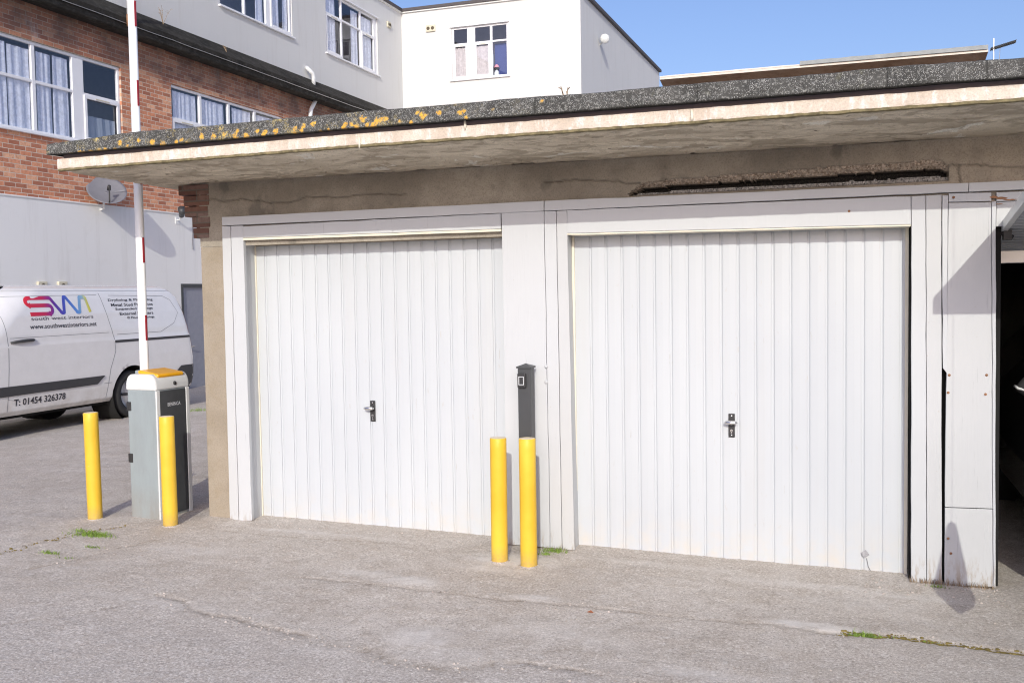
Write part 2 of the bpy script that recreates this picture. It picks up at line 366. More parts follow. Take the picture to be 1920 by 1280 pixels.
# ------------------------------------------------------------------ ground
def seg_d(PX, PY, pts):
    d = np.full(PX.shape, 1e9)
    for (x0, y0), (x1, y1) in zip(pts[:-1], pts[1:]):
        dx, dy = x1 - x0, y1 - y0; t = np.clip(((PX - x0) * dx + (PY - y0) * dy) / (dx * dx + dy * dy + 1e-12), 0, 1)
        d = np.minimum(d, np.hypot(PX - x0 - t * dx, PY - y0 - t * dy))
    return d
def jag(pts, n=7, amp=.018):
    out = []
    for a, b in zip(pts[:-1], pts[1:]):
        for k in range(n):
            t = k / n; out.append((a[0] + (b[0] - a[0]) * t + random.uniform(-amp, amp), a[1] + (b[1] - a[1]) * t + random.uniform(-amp, amp)))
    return out + [pts[-1]]
G2 = lambda L: [tuple(gpt(*p)[:2]) for p in L]
c_main = jag(G2([(300, 1112), (345, 1122), (360, 1140), (410, 1150), (440, 1152), (465, 1165), (520, 1180), (565, 1185), (610, 1205), (655, 1210), (715, 1222), (740, 1240), (800, 1247), (850, 1255), (960, 1240), (1060, 1250), (1160, 1272), (1240, 1290)]), 6, .016)
c_mid = jag(G2([(540, 1079), (700, 1095), (780, 1105), (830, 1110), (950, 1125), (1050, 1133), (1160, 1145), (1310, 1160), (1460, 1172), (1545, 1184)]), 5, .014)
c_moss = jag(G2([(1545, 1184), (1595, 1187), (1640, 1190), (1695, 1193), (1760, 1202), (1810, 1209), (1920, 1221), (2100, 1240)]), 6, .012)
c_joint = G2([(395, 990), (480, 1001), (570, 1009), (660, 1014), (760, 1020)])
c_left = jag(G2([(-200, 1060), (0, 1037), (60, 1020), (110, 1010), (160, 998), (240, 985)]), 5, .02)
c_left2 = jag(G2([(60, 1068), (150, 1045), (230, 1025), (300, 1010)]), 5, .03)
c_x1 = jag(G2([(-100, 1180), (60, 1165), (190, 1140), (300, 1112)]), 5, .03)
c_x2 = jag(G2([(1130, 1218), (1140, 1195), (1180, 1170), (1310, 1160)]), 5, .015)
c_x3 = jag(G2([(560, 1009), (900, 1040), (1080, 1062), (1300, 1085), (1500, 1110)]), 6, .02)
c_r = jag(G2([(1300, 1128), (1440, 1127), (1456, 1100), (1450, 1085)]), 3, .01)
def axis(spans):
    out = []
    for a, b, s in spans: out += list(np.arange(a, b - 1e-6, s))
    return np.array(out)
gx = np.concatenate([[-600, -300, -150, -80, -50, -35, -25, -20], axis([(-16, -8.6, .25), (-8.6, -6.2, .04), (-6.2, 1.6, .018), (1.6, 4, .12)]), [4, 5, 7, 10, 15, 25, 40, 80, 200, 600]])
gy = np.concatenate([[-600, -200, -60, -20, -10, -5, 0, 2, 3], axis([(3.6, 4, .04), (4, 6.2, .018), (6.2, 9, .04), (9, 18, .25)]), [18, 20, 25, 35, 60, 120, 250, 600]])
PX, PY = np.meshgrid(gx, gy, indexing='ij')
d_main, d_mid, d_moss, d_joint = (seg_d(PX, PY, c) for c in (c_main, c_mid, c_moss, c_joint))
d_left, d_left2, d_r = (seg_d(PX, PY, c) for c in (c_left, c_left2, c_r))
crk = np.zeros(PX.shape); dep = np.zeros(PX.shape)
for d, w, a, dz in ((seg_d(PX, PY, c_x1), .012, .35, .004), (seg_d(PX, PY, c_x2), .006, .35, .002), (seg_d(PX, PY, c_x3), .007, .3, .002), (d_main, .011, .7, .009), (d_mid, .009, .6, .007), (d_moss, .020, .9, .016), (d_joint, .006, .55, .003), (d_left, .012, .7, .008), (d_left2, .012, .5, .006), (d_r, .007, .25, .002)):
    k = np.exp(-(d / w) ** 2); crk = np.maximum(crk, k * a); dep += k * dz
    crk = np.maximum(crk, .22 * a * np.exp(-(d / (w * 4.5)) ** 2))
# rough aggregate lies in front of the main crack line
cx = np.array([p[0] for p in c_main]); cy = np.array([p[1] for p in c_main]); o = np.argsort(cx); ycr = np.interp(PX, cx[o], cy[o])
mx_ = np.array([p[0] for p in c_moss]); my_ = np.array([p[1] for p in c_moss]); o2 = np.argsort(mx_)
rough = 1 / (1 + np.exp((PY - ycr) / .03)); rough = np.where(PX < cx.min(), 1 / (1 + np.exp((PY - (cy[o][0] - .55 * (cx.min() - PX))) / .15)), rough)
rough = np.maximum(rough, .35 / (1 + np.exp(-(d_main * 0 + (.10 - d_main)) / .03)))
front2 = 1 / (1 + np.exp((PY - np.interp(PX, mx_[o2], my_[o2])) / .02)) * (PX > mx_.min()); rough = np.maximum(rough, .55 * front2)
pale = np.zeros(PX.shape)
for px, py, rx, ry, a in ((770, 1090, .16, .07, .7), (790, 1195, .17, .12, .6), (690, 1075, .2, .05, .5), (1500, 1170, .14, .05, 1), (1560, 1178, .13, .05, 1), (1000, 1122, .14, .05, .6), (830, 1225, .25, .1, .3), (1620, 1135, .35, .15, .25), (1290, 1258, .2, .05, .4), (610, 1220, .1, .05, .3), (1250, 1060, .5, .05, .35), (600, 1000, .6, .04, .35), (1500, 1095, .5, .05, .4), (350, 1030, .3, .08, .35), (1080, 1190, .3, .12, .3), (960, 1050, .23, .12, .95), (925, 1066, .2, .06, .6), (1700, 1118, .3, .06, .4), (330, 1130, .5, .05, .3)):
    g = gpt(px, py); e = np.hypot((PX - g[0]) / rx, (PY - g[1]) / ry); pale = np.maximum(pale, a * np.clip(1.5 - e, 0, 1))
V = []; colr = np.zeros(PX.shape + (4,)); colr[..., 3] = 1
NZ = np.zeros(PX.shape); N2 = np.zeros(PX.shape)
for i in range(PX.shape[0]):
    for j in range(PX.shape[1]):
        x, y = PX[i, j], PY[i, j]
        if abs(x) < 20 and 2 < y < 20:
            NZ[i, j] = mnoise.noise(Vector((x * 1.1, y * 1.1, 3))) * .010 + mnoise.noise(Vector((x * 5, y * 5, 9))) * .0035 + mnoise.noise(Vector((x * 22, y * 22, 1))) * .0014
            N2[i, j] = mnoise.noise(Vector((x * 14, y * 14, 5)))
keep = np.clip(1 - np.abs(PY - 5.9) / .25, 0, 1)
base = np.vectorize(gbase)(PX, PY)
Z = base + NZ * (1 - .8 * keep) - dep - .003 * rough + .006 * np.clip(pale, 0, 1) * (PX < -1.2) * (PX > -2.6)
pale = np.clip(pale * (1 + .9 * N2), 0, 1); crk = crk * np.clip(.75 + 1.1 * N2, .25, 1); colr[..., 0] = crk; colr[..., 1] = rough; colr[..., 2] = pale
nX, nY_ = PX.shape
V = np.stack([PX, PY, Z], -1).reshape(-1, 3).tolist()
F = [(i * nY_ + j, (i + 1) * nY_ + j, (i + 1) * nY_ + j + 1, i * nY_ + j + 1) for i in range(nX - 1) for j in range(nY_ - 1)]
tag(mk('ground', V, F, M['ground'], smooth=True, col=colr.reshape(-1, 4)), kind='structure')

def gz(x, y): # height of the finished yard near a point
    i = int(np.argmin(abs(gx - x))); j = int(np.argmin(abs(gy - y))); return float(Z[i, j])

# loose grit, moss, grass: nobody could count them
V = []; F = []
mb = MB()
def pebble(x, y, r):
    z = gz(x, y); c = []; 
    for k in range(6):
        t = k * PI / 3 + random.random() * .5; c.append((x + math.cos(t) * r * random.uniform(.7, 1.2), y + math.sin(t) * r * random.uniform(.6, 1), z - .001))
    tp = [(x + (p[0] - x) * .55, y + (p[1] - y) * .55, z + r * random.uniform(.5, .9)) for p in c]
    mb.add(c + tp, [(5, 4, 3, 2, 1, 0), tuple(range(6, 12))] + [(i, (i + 1) % 6, (i + 1) % 6 + 6, i + 6) for i in range(6)])
for _ in range(420):
    x = random.uniform(-6.5, 1.1); y = random.uniform(3.9, 5.8); pebble(x, y, random.choice([.0025, .003, .004, .004, .006]))
for cpts, n in ((c_main, 170), (c_mid, 40), (c_moss, 40), (c_left, 40), (c_left2, 40)):
    for _ in range(n):
        p = random.choice(cpts[:-1]); pebble(p[0] + random.gauss(0, .05), p[1] + random.gauss(0, .035), random.choice([.003, .004, .005, .008]))
for _ in range(80): pebble(random.uniform(.1, .8), random.uniform(5.55, 5.84), random.choice([.004, .006, .009]))
for _ in range(60): pebble(random.uniform(-4.1, -2.2), random.uniform(5.75, 5.9), random.choice([.003, .005, .007]))
mb.go('loose_grit', M['stone']); tag(bpy.data.objects['loose_grit'], 'small pale stones and grit scattered over the yard and along its cracks', 'grit', kind='stuff')
mb = MB(); mbt = None
def blade(mb, x, y, h, w, lean=.5, z=None):
    z = gz(x, y) if z is None else z; a = random.uniform(0, 2 * PI); dx, dy = math.cos(a) * lean * h, math.sin(a) * lean * h; b = random.uniform(0, PI); ux, uy = math.cos(b) * w, math.sin(b) * w
    mb.add([(x - ux, y - uy, z - .003), (x + ux, y + uy, z - .003), (x + ux * .6 + dx * .4, y + uy * .6 + dy * .4, z + h * .6), (x - ux * .6 + dx * .4, y - uy * .6 + dy * .4, z + h * .6), (x + dx, y + dy, z + h)], [(0, 1, 2, 3), (3, 2, 4)])
for px, py, rx, ry, n, h in ((172, 1004, .13, .045, 420, .03), (150, 996, .06, .03, 60, .02), (92, 1037, .06, .015, 90, .02), (175, 1026, .06, .015, 60, .018), (1040, 1034, .07, .03, 160, .028), (1022, 1040, .04, .02, 60, .02), (1622, 1190, .055, .018, 150, .028), (1600, 1188, .03, .01, 30, .02), (1762, 1102, .05, .015, 40, .02), (372, 770, .5, .06, 250, .05), (1650, 1192, .05, .01, 30, .015), (1740, 1200, .06, .01, 30, .012), (130, 1046, .06, .02, 25, .015)):
    g = gpt(px, py)
    for _ in range(n): blade(mb, g[0] + random.gauss(0, rx * .55), g[1] + random.gauss(0, ry * .55), h * random.uniform(.4, 1.2), .0022, .6)
tag(mb.go('grass', M['grass']), 'short bright green grass tufts growing in cracks of the yard', 'grass', kind='stuff')
mb = MB()
for _ in range(330):
    x = random.uniform(.34, .77); blade(mb, x, 5.852 - abs(random.gauss(0, .012)), random.uniform(.006, .04), .0014, .35)
for _ in range(60): blade(mb, random.uniform(-1.95, -1.62), 5.85 - random.random() * .02, random.uniform(.01, .03), .0014, .4)
tag(mb.go('dry_weeds', M['dry']), 'thin brown dead stems along the foot of the white timber post', 'weeds', kind='stuff')
mb = MB()
for (x0, y0), (x1, y1) in zip(c_moss[4:-1], c_moss[5:]):
    if nz(x0, y0, 0, 3.1) < -.28: continue
    for _ in range(70):
        t = random.random(); x = x0 + (x1 - x0) * t + random.gauss(0, .010); y = y0 + (y1 - y0) * t + random.gauss(0, .009); r = random.choice([.002, .003, .004, .006, .009])
        z = gz(x, y); mb.lathe([(r * random.uniform(.8, 1.3), -.002), (r * .8, r * .35), (0.0001, r * .5)], (x, y, z), seg=5)
for _ in range(80):
    p = random.choice(c_left); x, y, r = p[0] + random.gauss(0, .02), p[1] + random.gauss(0, .01), random.uniform(.004, .008); mb.lathe([(r, 0), (r * .8, r * .5), (0.0001, r)], (x, y, gz(x, y)), seg=6)
tag(mb.go('moss', M['moss'], smooth=True), 'olive green moss filling the crack across the yard', 'moss', kind='stuff')
g = gpt(1106, 1149); mb = MB(); mb.add([(g[0] - .02, g[1], g[2] + .004), (g[0], g[1] - .014, g[2] + .012), (g[0] + .022, g[1], g[2] + .003), (g[0] + .002, g[1] + .016, g[2] + .012)], [(0, 1, 2), (0, 2, 3)])
tag(mb.go('leaf', M['leaf']), 'small curled reddish brown leaf lying on the asphalt', 'leaf')

# ------------------------------------------------------------------ garage block
F0 = 5.88
ga = empty('garage_block', (-4.33, F0, .07), 'low flat roofed concrete garage block with white timber front and two closed white doors', 'garage')
TOPZ = 2.445
# wall: front face as a relief grid between beam and soffit, plain boxes for the rest
hole_top = [(1160, 372), (1178, 366), (1195, 350), (1205, 344), (1250, 338), (1330, 331), (1400, 326), (1500, 318), (1600, 310), (1680, 306), (1730, 300), (1765, 300), (1778, 309), (1779, 325)]
hole_bot = [(1160, 372.5), (1195, 368), (1400, 358), (1600, 352), (1779, 345)]
ht = np.array([onY(p[0], p[1], F0)[[0, 2]] for p in hole_top]); hb = np.array([onY(p[0], p[1], F0)[[0, 2]] for p in hole_bot])
crackA = [onY(*p, F0)[[0, 2]] for p in ((375, 372), (420, 377), (450, 373), (500, 379), (540, 381), (580, 368), (640, 370), (700, 362), (760, 364))]
crackB = [onY(*p, F0)[[0, 2]] for p in ((1020, 342), (1080, 337), (1150, 340), (1200, 343))]
crackC = [onY(*p, F0)[[0, 2]] for p in ((1778, 310), (1800, 308), (1830, 309), (1880, 312), (1960, 312))]
crackD = [onY(*p, F0)[[0, 2]] for p in ((1798, 309), (1797, 325), (1802, 342))]
xs = axis([(-4.33, -1.4, .02), (-1.4, .75, .008), (.75, 1.4, .02)]); zs = axis([(2.0, 2.14, .035), (2.14, 2.452, .0085)])
XX, ZZ = np.meshgrid(xs, zs, indexing='ij'); dpt = np.zeros(XX.shape); cm = np.zeros(XX.shape + (4,)); cm[..., 3] = 1
zt = np.interp(XX, ht[:, 0], ht[:, 1]); zb = np.interp(XX, hb[:, 0], hb[:, 1]); ins = (XX > ht[0, 0]) & (XX < ht[-1, 0])
for i in range(XX.shape[0]):
    for j in range(XX.shape[1]):
        x, z = XX[i, j], ZZ[i, j]; w = nz(x, 0, z, 30) * .006 + nz(x, 3, z, 75) * .003
        dpt[i, j] = nz(x, 0, z, 5) * .003
        if ins[i, j]:
            a, b = zt[i, j] + w, max(zb[i, j] + .004, 2.219)
            if b < z < a and a - b > .006:
                v = (a - z) / (a - b); nn = nz(x, 1, z, 55) * .010 + nz(x, 5, z, 110) * .006
                if v < .40: dpt[i, j] = .012 + .05 * (v / .40) ** 1.3 + nn; cm[i, j, 0] = .9
                elif v < .72 + w * 5: dpt[i, j] = .13; cm[i, j, 1] = 1
                else: dpt[i, j] = .035 + nn * .8; cm[i, j, 2] = .9
for cr in (crackA, crackB, crackC, crackD):
    d = seg_d(XX, ZZ, jag([tuple(p) for p in cr], 6, .007)); k = np.exp(-(d / .0045) ** 2); dpt += k * .006; cm[..., 1] = np.maximum(cm[..., 1], .5 * k)
P = [[(XX[i, j], F0 + dpt[i, j], ZZ[i, j]) for j in range(XX.shape[1])] for i in range(XX.shape[0])]
def m_lintel():
    t = NT('lintel_face'); a = t.attr('mask'); big = t.noise(1.4, 5, .6); mid = t.noise(7, 6, .65); fine = t.noise(120, 5, .7)
    c = t.mix(t.ramp(big, (.4, 0), (.62, 1)), (0.270, 0.240, 0.196), (0.405, 0.365, 0.300))
    c = t.mix(t.ramp(mid, (.5, 0), (.7, .5)), c, (0.203, 0.186, 0.159))
    xr_ = t.math('MULTIPLY', t.math('ADD', t.sep(t.pos)[0], .3), .9, clamp=True)
    c = t.mix(t.math('MULTIPLY', xr_, t.ramp(mid, (.3, .8), (.7, .3))), c, (0.567, 0.486, 0.385))
    c = t.mix(t.ramp(t.noise(4.2, 4, .5, sc=(1, 1, .7)), (.64, 0), (.69, .6)), c, (0.135, 0.124, 0.108))
    ag = t.mix(t.ramp(t.voro(95, out='Color'), (.1, 0), (.9, 1)), (0.270, 0.203, 0.149), (0.743, 0.634, 0.513))
    c = t.mix(a[0], c, ag)
    ag2 = t.mix(t.ramp(t.voro(110, out='Color'), (.1, 0), (.9, 1)), (0.135, 0.135, 0.135), (0.567, 0.553, 0.540))
    c = t.mix(a[2], c, ag2); c = t.mix(a[1], c, (0.020, 0.019, 0.018))
    c = t.mix(t.ramp(fine, (.36, .4), (.52, 0)), c, (0.135, 0.121, 0.101))
    return t.fin(c, .92, t.bump(t.math('ADD', mid, t.math('MULTIPLY', fine, .5)), .5, .006), spec=.2)
mb = MB(); V, F = grid(P); F = [f[::-1] for f in F]
w = mk('lintel', V, F, m_lintel(), ga, smooth=False, col=cm.reshape(-1, 4))
mb = MB()
mb.box(-4.33, F0, -.05, -4.02, 6.1, 2.0); mb.box(-4.33, 6.1, -.05, -4.12, 11, 2.44); mb.box(-4.12, 10.8, -.1, 3.2, 11, 2.44)
mb.box(-4.33, 6.02, 2.0, 3.2, 6.14, 2.44); mb.box(-2.1, 6.05, -.05, -1.66, 6.3, 2.2); mb.box(.37, 6.0, -.1, .62, 6.3, 2.2)
mb.go('wall', M['pier'], ga, bevel=.006)
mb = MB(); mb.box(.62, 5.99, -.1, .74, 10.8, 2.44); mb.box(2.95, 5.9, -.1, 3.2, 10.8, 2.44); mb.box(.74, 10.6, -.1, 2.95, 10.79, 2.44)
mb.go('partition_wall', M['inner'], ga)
# brick toothing at the corner
mb = MB(); rr = random.Random(3)
for k, l in enumerate((.17, .13, .125, .06, .055)):
    z1 = 2.44 - k * .0765; mb.box(-4.33 - l, F0 - .003 + rr.uniform(-.003, .003), z1 - .070, -4.25 + rr.uniform(-.01, .01), F0 + .2, z1)
mb.box(-4.36, F0 + .001, 2.065, -4.26, F0 + .2, 2.435); mb.go('brick_corbel', M['brickx'], ga, bevel=.004)

# roof slab
def slab_z(x): return 2.478 - .018 * max(0, (-x - 2.7) / 2.0)
YE = 4.97; XL = -4.71; XR = 4.2
xs = list(np.arange(XL, 1.6, .0125)) + [1.7, 2, 2.5, 3, 4.2]
P = []
rows = [('s', t) for t in np.linspace(0, 1, 46)]
for x in xs:
    r = []; ze = slab_z(x)
    r.append((x, 11.2, TOPZ)); r.append((x, 6.2, TOPZ))
    for t in np.linspace(0, 1, 40):
        y = 5.95 + (YE + .012 - 5.95) * t; z = TOPZ + (ze - TOPZ) * t + nz(x, y, 0, 2.2) * .004 + nz(x * 1, y * 2.4, 7, 13) * .0022
        if nz(x, y * 2.5, 4, 11) > .26: z += .008
        if t > .93: z += .004 * math.sin(PI * (t - .93) / .07)
        r.append((x, y, z))
    chip = .010 * max(0, nz(x, 8, 0, 9) - .15) + .003 * nz(x, 2, 0, 40)
    r.append((x, YE + .002 + chip, ze + .003)); 
    for q in (.25, .5, .75): r.append((x, YE + nz(x, q, 3, 25) * .0025, ze + .072 * q))
    r.append((x, YE + nz(x, 1, 3, 25) * .002, ze + .070 + nz(x, 6, 0, 14) * .003)); r.append((x, YE + .03, ze + .076)); r.append((x, 5.3, ze + .078))
    P.append(r)
V, F = grid(P); nrow = len(P[0])
mi = [0 if j < 41 else 1 for i in range(len(P) - 1) for j in range(nrow - 1)]
F = [f for f in F]; 
V.append((XL, 5.3, 2.56)); 
F.append(tuple(j for j in range(nrow))[::-1]); mi.append(1)
o = mk('roof_slab', V, F, M['soffit'], ga, mats=[M['edge']], midx=mi)
mb = MB(); mb.box(XL + .03, YE + .022, 2.50, XR, 5.2, 2.60); mb.box(XL + .03, 5.2, 2.52, XR, 11.2, 2.62); mb.go('fascia_strip', M['strip'], ga)
P = []
for x in np.arange(XL + .004, 4.2, .015):
    z = slab_z(x) + nz(x, 1, 0, 12) * .003; P.append([(x, YE + .006, z + .012 + nz(x, 3, 0, 30) * .003), (x, YE - .004, z + .007 + nz(x, 3, 0, 30) * .004), (x, YE - .004, z - .004), (x, YE + .02, z - .007 + nz(x, 9, 0, 18) * .003)])
V, F = grid(P); mk('drip_edge', V, F, plain('algae_stained_edge', (.19, .16, .085), .95, var=.45, nscale=30, bump=.5), ga)
# drips hanging from the edge
for px, py, l in ((674, 272, .02), (872, 240, .012), (1297, 225, .006)):
    mb = MB(); p = onY(px, py, YE); mb.tube([(p[0], YE - .002, p[2] + .05), (p[0] + .003, YE - .004, p[2] + .01), (p[0], YE - .002, p[2] - l)], [.006, .008, .004], 6); mb.go('lime_drip', M['cream'], ga, smooth=True)
# felt verge
joints = [onY(p, 200, 4.92)[0] for p in (730, 1003, 1307, 1663, 1852)]
lich = [(155, 288, 1), (185, 283, .6), (130, 292, .9), (150, 286, .7), (170, 286, .8), (215, 281, .7), (225, 268, .8), (260, 263, .4), (285, 267, 1), (305, 270, 1.2), (342, 262, .6), (350, 268, .4), (378, 256, .9), (400, 256, .9), (420, 253, .6), (440, 257, 1), (460, 256, 1.1), (445, 246, .5), (482, 246, .5), (497, 249, 1), (517, 247, 1), (550, 252, 1.3), (553, 241, .6), (565, 245, .8), (587, 233, .8), (568, 237, .7), (600, 248, .4), (617, 244, .5), (645, 240, .9), (648, 233, .5), (660, 234, .8), (668, 238, .8), (680, 224, 1), (690, 235, .8), (700, 236, 1), (706, 228, 1.1), (712, 226, .9), (720, 226, .7), (724, 223, .8), (750, 228, .4), (770, 230, .3), (782, 211, .5), (794, 218, 1.1), (788, 215, .6), (823, 211, .6), (863, 212, .7), (870, 208, .5), (875, 222, .5), (924, 205, .25), (108, 295, .5), (1015, 190, .25), (196, 280, .5), (240, 275, .5), (330, 266, .5)]
LP = [(onY(a, b, 4.92)[0], onY(a, b, 4.92)[2], .005 + .0085 * s) for a, b, s in lich]
xs = list(np.arange(XL - .035, 1.5, .0075)) + [1.6, 2, 3, 4.2]; P = []; colf = []
for x in xs:
    ze = slab_z(x); zt_, zb_ = ze + .181 + nz(x, 0, 0, 2.1) * .007 + nz(x, 0, 5, 9) * .003, ze + .092 + nz(x, 4, 0, 3.5) * .004 + nz(x, 0, 2, 20) * .0015
    if x < -4.2: zt_ -= .02 * (-4.2 - x) / .5
    jt = min(abs(x - j) for j in joints); r = [(x, 4.99, zb_ + .004)]; cc = [(0, 1, 0, 1)]
    for q in np.linspace(0, 1, 13):
        z = zb_ + (zt_ - zb_) * q; y = 4.918 + .012 * q * q + .01 * (1 - q) ** 2 * 0 + nz(x, q * .5, 0, 4) * .007 + nz(x, 0, z, 24) * .003 + nz(x, 2, z, 70) * .0015 + (.004 if jt < .006 else 0)
        if q == 0: y += .004
        m = 0
        for (lx, lz, lr) in LP:
            if abs(lx - x) < .06:
                d = math.hypot((lx - x) * (.8 + .4 * ((lx * 37) % 1)), lz - z); m = max(m, min(1, max(0, 1.55 - d / lr + .9 * nz(x, 0, z, 48) + .8 * nz(x, 7, z, 110))))
        r.append((x, y, z)); cc.append((m, .8 if (q < .05 or jt < .004) else 0, 0, 1))
    r.append((x, 4.96, zt_ + .008)); cc.append((0, 0, 0, 1)); r.append((x, 5.1, zt_ + .004)); cc.append((0, 0, 0, 1)); r.append((x, 11.2, zt_ - .01)); cc.append((0, 0, 0, 1))
    P.append(r); colf += cc
V, F = grid(P); n = len(P[0]); F.append(tuple(range(n))[::-1])
mk('roof_felt', V, F, M['felt'], ga, smooth=True, col=colf)

# timber front: planks given by their four corners on the facade
def plank(px4, mat='paint', yf=F0 - .03, th=.03, name='timber_board', parent=ga, bev=.0022, wav=.0014, sub=True):
    tl, tr, br, bl = [onY(p[0], p[1], yf) for p in px4]
    W = np.linalg.norm(tr - tl); Hh = np.linalg.norm(tl - bl); nx = max(1, int(W / .12)) if sub else 1; nzv = max(1, int(Hh / .12)) if sub else 1
    ring = []
    lerp = lambda a, b, t: a + (b - a) * t
    for k in range(nx): ring.append(lerp(bl, br, k / nx))
    for k in range(nzv): ring.append(lerp(br, tr, k / nzv))
    for k in range(nx): ring.append(lerp(tr, tl, k / nx))
    for k in range(nzv): ring.append(lerp(tl, bl, k / nzv))
    ring = [(p[0] + nz(p[0], 0, p[2], 7) * wav * 2, p[1], p[2] + nz(p[0], 9, p[2], 7) * wav * 2) for p in ring]
    mb = MB(); mb.prism(ring, (0, th, 0)); return mb.go(name, M[mat], parent, bevel=bev)
plank(((416, 407), (1019, 376.5), (1019, 395.5), (416, 423)), yf=F0 - .045, th=.045)
plank(((1020.5, 376.5), (1816, 342.5), (1816, 359), (1020.5, 395.5)), yf=F0 - .042, th=.042)
plank(((1817, 342.5), (2100, 331), (2100, 349), (1817, 359)), yf=F0 - .04, th=.04)
plank(((455.5, 424.5), (939, 400), (939, 429), (455.5, 446)), yf=F0 - .030)
plank(((455.5, 446.5), (939.5, 429.5), (939.5, 434), (455.5, 451)), 'cream', yf=F0 - .038, th=.16, name='drip_strip')
plank(((416, 424.5), (431.5, 424), (447.5, 975), (431, 972)), 'oldpaint', yf=F0 - .028)
plank(((432.5, 424), (455, 423), (472, 975), (448.5, 976)), yf=F0 - .031)
plank(((940.5, 398), (1019.5, 396.5), (1031, 1026), (950, 1020)), yf=F0 - .034, th=.045)
plank(((1020.5, 396.5), (1042.5, 395.6), (1053.5, 1028), (1032, 1026)), yf=F0 - .030)
plank(((1043.5, 395.6), (1062.5, 394.8), (1077, 1031), (1054.5, 1029)), 'oldpaint', yf=F0 - .032)
plank(((1063, 394.5), (1708, 367.5), (1708, 420.5), (1063, 437.5)), yf=F0 - .033)
plank(((1063, 438), (1708, 421), (1708, 424), (1063, 441)), 'cream', yf=F0 - .036, th=.15, name='drip_strip')
plank(((1709, 367.5), (1735.5, 366.5), (1737, 1095), (1708.5, 1090)), yf=F0 - .031)
plank(((1736.5, 366.5), (1765, 365.5), (1766, 1097), (1738, 1095)), 'oldpaint', yf=F0 - .029)
plank(((1766.5, 367), (1777.5, 366.5), (1775.5, 700), (1767.5, 690)), yf=F0 - .026)
plank(((1778.5, 363), (1858.5, 361), (1858.5, 377), (1778.5, 379.5)), yf=F0 - .022, name='timber_rail')
plank(((1778.5, 381), (1858.5, 379), (1861, 953), (1771.5, 950)), 'oldpaint', yf=F0 - .026)
plank(((1771.5, 951.5), (1861, 954.5), (1862, 1099), (1770.5, 1097)), 'oldpaint', yf=F0 - .022)
plank(((1859.5, 378), (1867.5, 377.5), (1866.5, 1100), (1862.5, 1100)), yf=F0 - .034, th=.11)
plank(((1868, 361), (2100, 352), (2100, 368), (1868, 378)), yf=F0 - .022, name='timber_rail')
plank(((1868, 379), (2100, 369), (2100, 415), (1868, 425)), 'oldpaint', yf=F0 - .012)
# door linings (reveals)
def lining(pa, pb, y0, y1, th, mat='oldpaint'):
    a, b = onY(pa[0], pa[1], y0), onY(pb[0], pb[1], y0); mb = MB(); mb.prism([(a[0], y0, a[2]), (b[0], y0, b[2]), (b[0] + th, y0, b[2]), (a[0] + th, y0, a[2])], (0, y1 - y0, 0)); return mb.go('door_lining', M[mat], ga, bevel=.002)
lining((453.5, 424), (470, 975), F0 - .001, 6.06, .004); lining((1060, 397), (1075, 1032), F0 - .002, 6.06, .004)
lining((1709.5, 372), (1709.5, 1092), F0 + .0, 6.06, .02); lining((941, 404), (951, 1020), F0 + .012, 6.06, .02)
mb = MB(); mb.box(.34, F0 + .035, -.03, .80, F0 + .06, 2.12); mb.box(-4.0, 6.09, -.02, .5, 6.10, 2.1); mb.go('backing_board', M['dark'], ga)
# rusty screws on the timber post
for px, py in ((1780, 703), (1850, 703), (1778, 736), (1848, 739), (1778, 1009), (1783, 1037), (1592, 396), (1788, 370)):
    p = onY(px, py, F0 - .03); mb = MB(); mb.lathe([(.0001, -.005), (.004, -.004), (.006, -.001), (.0075, 0)], (p[0], F0 - .028 if px > 1770 else F0 - .034, p[2]), 'y', 10); mb.go('screw', M['rust'], ga, smooth=True)
for px, py in ((1024, 687), (1024, 716)):
    p = onY(px, py, F0 - .034); mb = MB(); mb.lathe([(.0001, -.012), (.008, -.010), (.012, 0)], (p[0], F0 - .034, p[2]), 'y', 12); mb.go('screw', M['paint'], ga, smooth=True)
for (px, py, wx, wz) in ((1864, 369, .020, .008), (1879, 371, .03, .007), (1896, 374, .04, .004), (1870, 382, .03, .002)):
    p = onY(px, py, F0 - .04); mb = MB(); n = 14
    ring = [(p[0] + math.cos(2 * PI * k / n) * wx * random.uniform(.6, 1.1), F0 - .0235, p[2] + math.sin(2 * PI * k / n) * wz * random.uniform(.6, 1.2)) for k in range(n)]
    mb.prism(ring[::-1], (0, .01, 0)); mb.go('rust_patch', M['rust'], ga)

